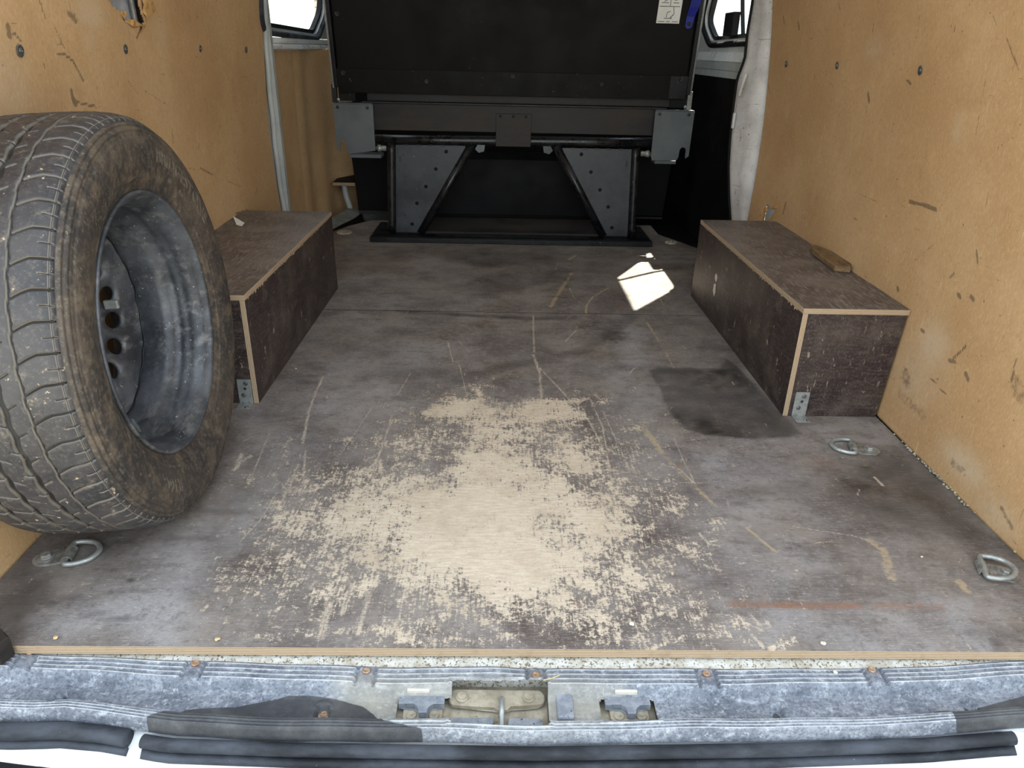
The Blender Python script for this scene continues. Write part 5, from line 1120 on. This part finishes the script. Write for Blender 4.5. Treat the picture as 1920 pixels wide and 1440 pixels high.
seal('door_seal', 'short end of black rubber seal at the left corner, left of the gap', -.82, -.512, 'sealdirty', .0108)
# white bodywork below the door opening and the black bumper step
bm = BM(); xs = np.linspace(-.95, .95, 120); rows = []
for x in xs:
    y = float(np.interp(x, [-.95, -.7, -.56, -.46, 0, .5, .95], [-.08, -.084, -.091, -.103, -.112, -.099, -.08]))
    hump = math.exp(-((x + .58) / .05) ** 2); q = float(np.interp(x, [-.95, -.7, -.5, -.3, .45, .6, .95], [.4, .5, .85, 1.3, 1.3, .8, .6]))
    rows.append([bm.verts.new(p) for p in ((x, y + .022, -.046), (x, y, -.052), (x, y - .012 * q, -.058), (x, y - .030 * q, -.064 + .004 * hump), (x, y - .048 * q, -.080 - .010 * hump), (x, y - .055 * q, -.13), (x, y - .056 * q, -.4), (x, y + .02, -.4))])
for A_, B_ in zip(rows, rows[1:]):
    for k in range(7): bm.faces.new((A_[k], A_[k + 1], B_[k + 1], B_[k]))
struct(obj('trim_10', bm, 'whitebody', None, True))
bumper = empty('rear_bumper', (0, -.2, -.1)); tag(bumper, 'black textured plastic rear bumper step below the white bodywork', 'bumper')
bx_ = [(-.95, -.100), (-.7, -.106), (-.56, -.128), (-.46, -.150), (-.3, -.180), (.3, -.180), (.5, -.150), (.60, -.134), (.68, -.124), (.95, -.110), (.95, -.30), (-.95, -.30)]
part('bumper_pad', prism(BM(), bx_, 'z', -.22, -.084, .004), 'rubberseal', bumper)
for k in range(6): part('tread_block', box(BM(), .56 + k * .045, .59 + k * .045, -.165, -.148, -.0838, -.079, .001), 'rubberseal', bumper)
# dark lower corner of the left door frame
bm = BM(); prism(bm, [(-0.8147, 0.0941), (-0.7401, 0.0242), (-0.7257, 0.0104), (-0.7042, -0.0049), (-0.7102, -0.0237), (-0.7495, -0.0277)], 'z', -.012, .022, .002); struct(obj('trim_11', bm, 'beam'))

# ============================================================ SMALL LOOSE THINGS
def crumb(name, label, c, r, z, mat, cat, seed, sq=.45):
    r_ = random.Random(seed); bm = BM(); bmesh.ops.create_icosphere(bm, subdivisions=2, radius=r)
    for v in bm.verts: v.co *= r_.uniform(.7, 1.2); v.co.z *= sq; 
    zmin = min(v.co.z for v in bm.verts); bmesh.ops.translate(bm, verts=bm.verts, vec=(c[0], c[1], z - zmin + .0003)); return tag(obj(name, bm, mat), label, cat)
crumb('pale_crumb', 'tiny white crumb on the floor beside the left arch box', (-0.567, 0.9368), .0022, 0, 'chip', 'crumb', 1)
crumb('pale_crumb', 'white crumb on the worn board near its rear edge, right of centre', (0.1438, 0.0472), .0038, 0, 'chip', 'crumb', 2)
crumb('wood_crumb', 'tan crumb at the rear board edge, far right', (0.4084, 0.0126), .0036, 0, 'chip', 'crumb', 3)
crumb('wood_crumb', 'tan chip at the rear board edge under the dusty left part', (-0.4363, 0.013), .0038, 0, 'straw', 'crumb', 4)
crumb('small_stone', 'small beige pebble near the left rear corner of the floor', (-0.6571, 0.013), .0030, 0, 'straw', 'pebble', 5, .8)
crumb('pale_crumb', 'white crumb on the sill rib right of centre', (0.4139, -0.0229), .0030, -.0165, 'chip', 'crumb', 6)
crumb('pale_crumb', 'small square white chip on the floor left of the right rear lashing ring', (0.6527, 0.2069), .0025, 0, 'chip', 'crumb', 7)
p0, p1 = (0.012, -0.0413), (0.0352, -0.0332)
bm = BM(); tube(bm, smooth_path([(p0[0], p0[1], -.0135), ((p0[0] + p1[0]) / 2, (p0[1] + p1[1]) / 2 - .002, -.0120), (p1[0], p1[1], -.0125)], 5), .0008, 6)
tag(obj('straw_stalk', bm, 'straw', None, True), 'thin dry straw stalk lying on the sill ribs near the centre clip', 'straw')
pp_ = [(-0.8348, 1.399), (-0.862, 1.485), (-0.8186, 1.421), (-0.8142, 1.393)]
bm = BM(); vs = [bm.verts.new(p) for p in ((pp_[0][0], pp_[0][1], .2592), (pp_[1][0], pp_[1][1] - .03, .272), (pp_[2][0], pp_[2][1], .2600), (pp_[3][0], pp_[3][1] - .01, .2592))]; bm.faces.new(vs)
r_ = bmesh.ops.extrude_face_region(bm, geom=bm.faces[:]); bmesh.ops.translate(bm, verts=[v for v in r_['geom'] if isinstance(v, bmesh.types.BMVert)], vec=(.0008, .0008, .0004))
tag(obj('paper_scrap', bm, 'paper'), 'small folded white paper scrap on top of the left arch box by the wall', 'paper')

# ============================================================ OUTSIDE THE LEFT WINDOW
root = empty('white_van', (-3.1, 10, -.7)); tag(root, 'plain white van body parked outside, seen through the left window', 'van')
YA, YE = 7.4, 12.45
part('body_side', box(BM(), -5.0, -3.1, YA, YE, -.45, 1.6, .03), 'whitebody', root)
for y in (10.3, 11.55): part('panel_seam', box(BM(), -3.1002, -3.097, y, y + .016, .72, 1.55), 'greypaint', root)
part('panel_seam', box(BM(), -3.1002, -3.097, YA + .1, YE - .05, .685, .695), 'greyplate', root)
for k in range(4): part('vent_slot', box(BM(), -3.1002, -3.097, 11.12, 11.17, .83 + k * .06, .85 + k * .06), 'greypaint', root)
for y in (8.3, 11.6): part('wheel', lathe(BM(), [(0, .33), (.2, .33), (.2, .2), (.17, .18), (.17, 0)], (-3.35, y, -.37), (1, 0, 0), 32), 'rubberseal', root, False)
wallb = empty('brick_wall', (-3, 13.6, -.7)); tag(wallb, 'pale stone brick wall beyond the white van, outside the left window', 'wall')
part('mortar_core', box(BM(), -8, 1.5, 13.62, 14.0, -.7, 3.2), 'mortar', wallb)
bme = bpy.data.meshes.new('brick'); b = BM(); box(b, 0, .205, 0, .03, 0, .085, .006); b.to_mesh(bme); b.free(); bme.materials.append(M['brick'])
for r_i in range(16):
    for k in range(9):
        o = bpy.data.objects.new('brick', bme); COL.objects.link(o); o.parent = wallb
        o.location = (-1.15 + k * .22 + (.11 if r_i % 2 else 0), .0 + random.uniform(-.006, .006), 1.25 + r_i * .10)
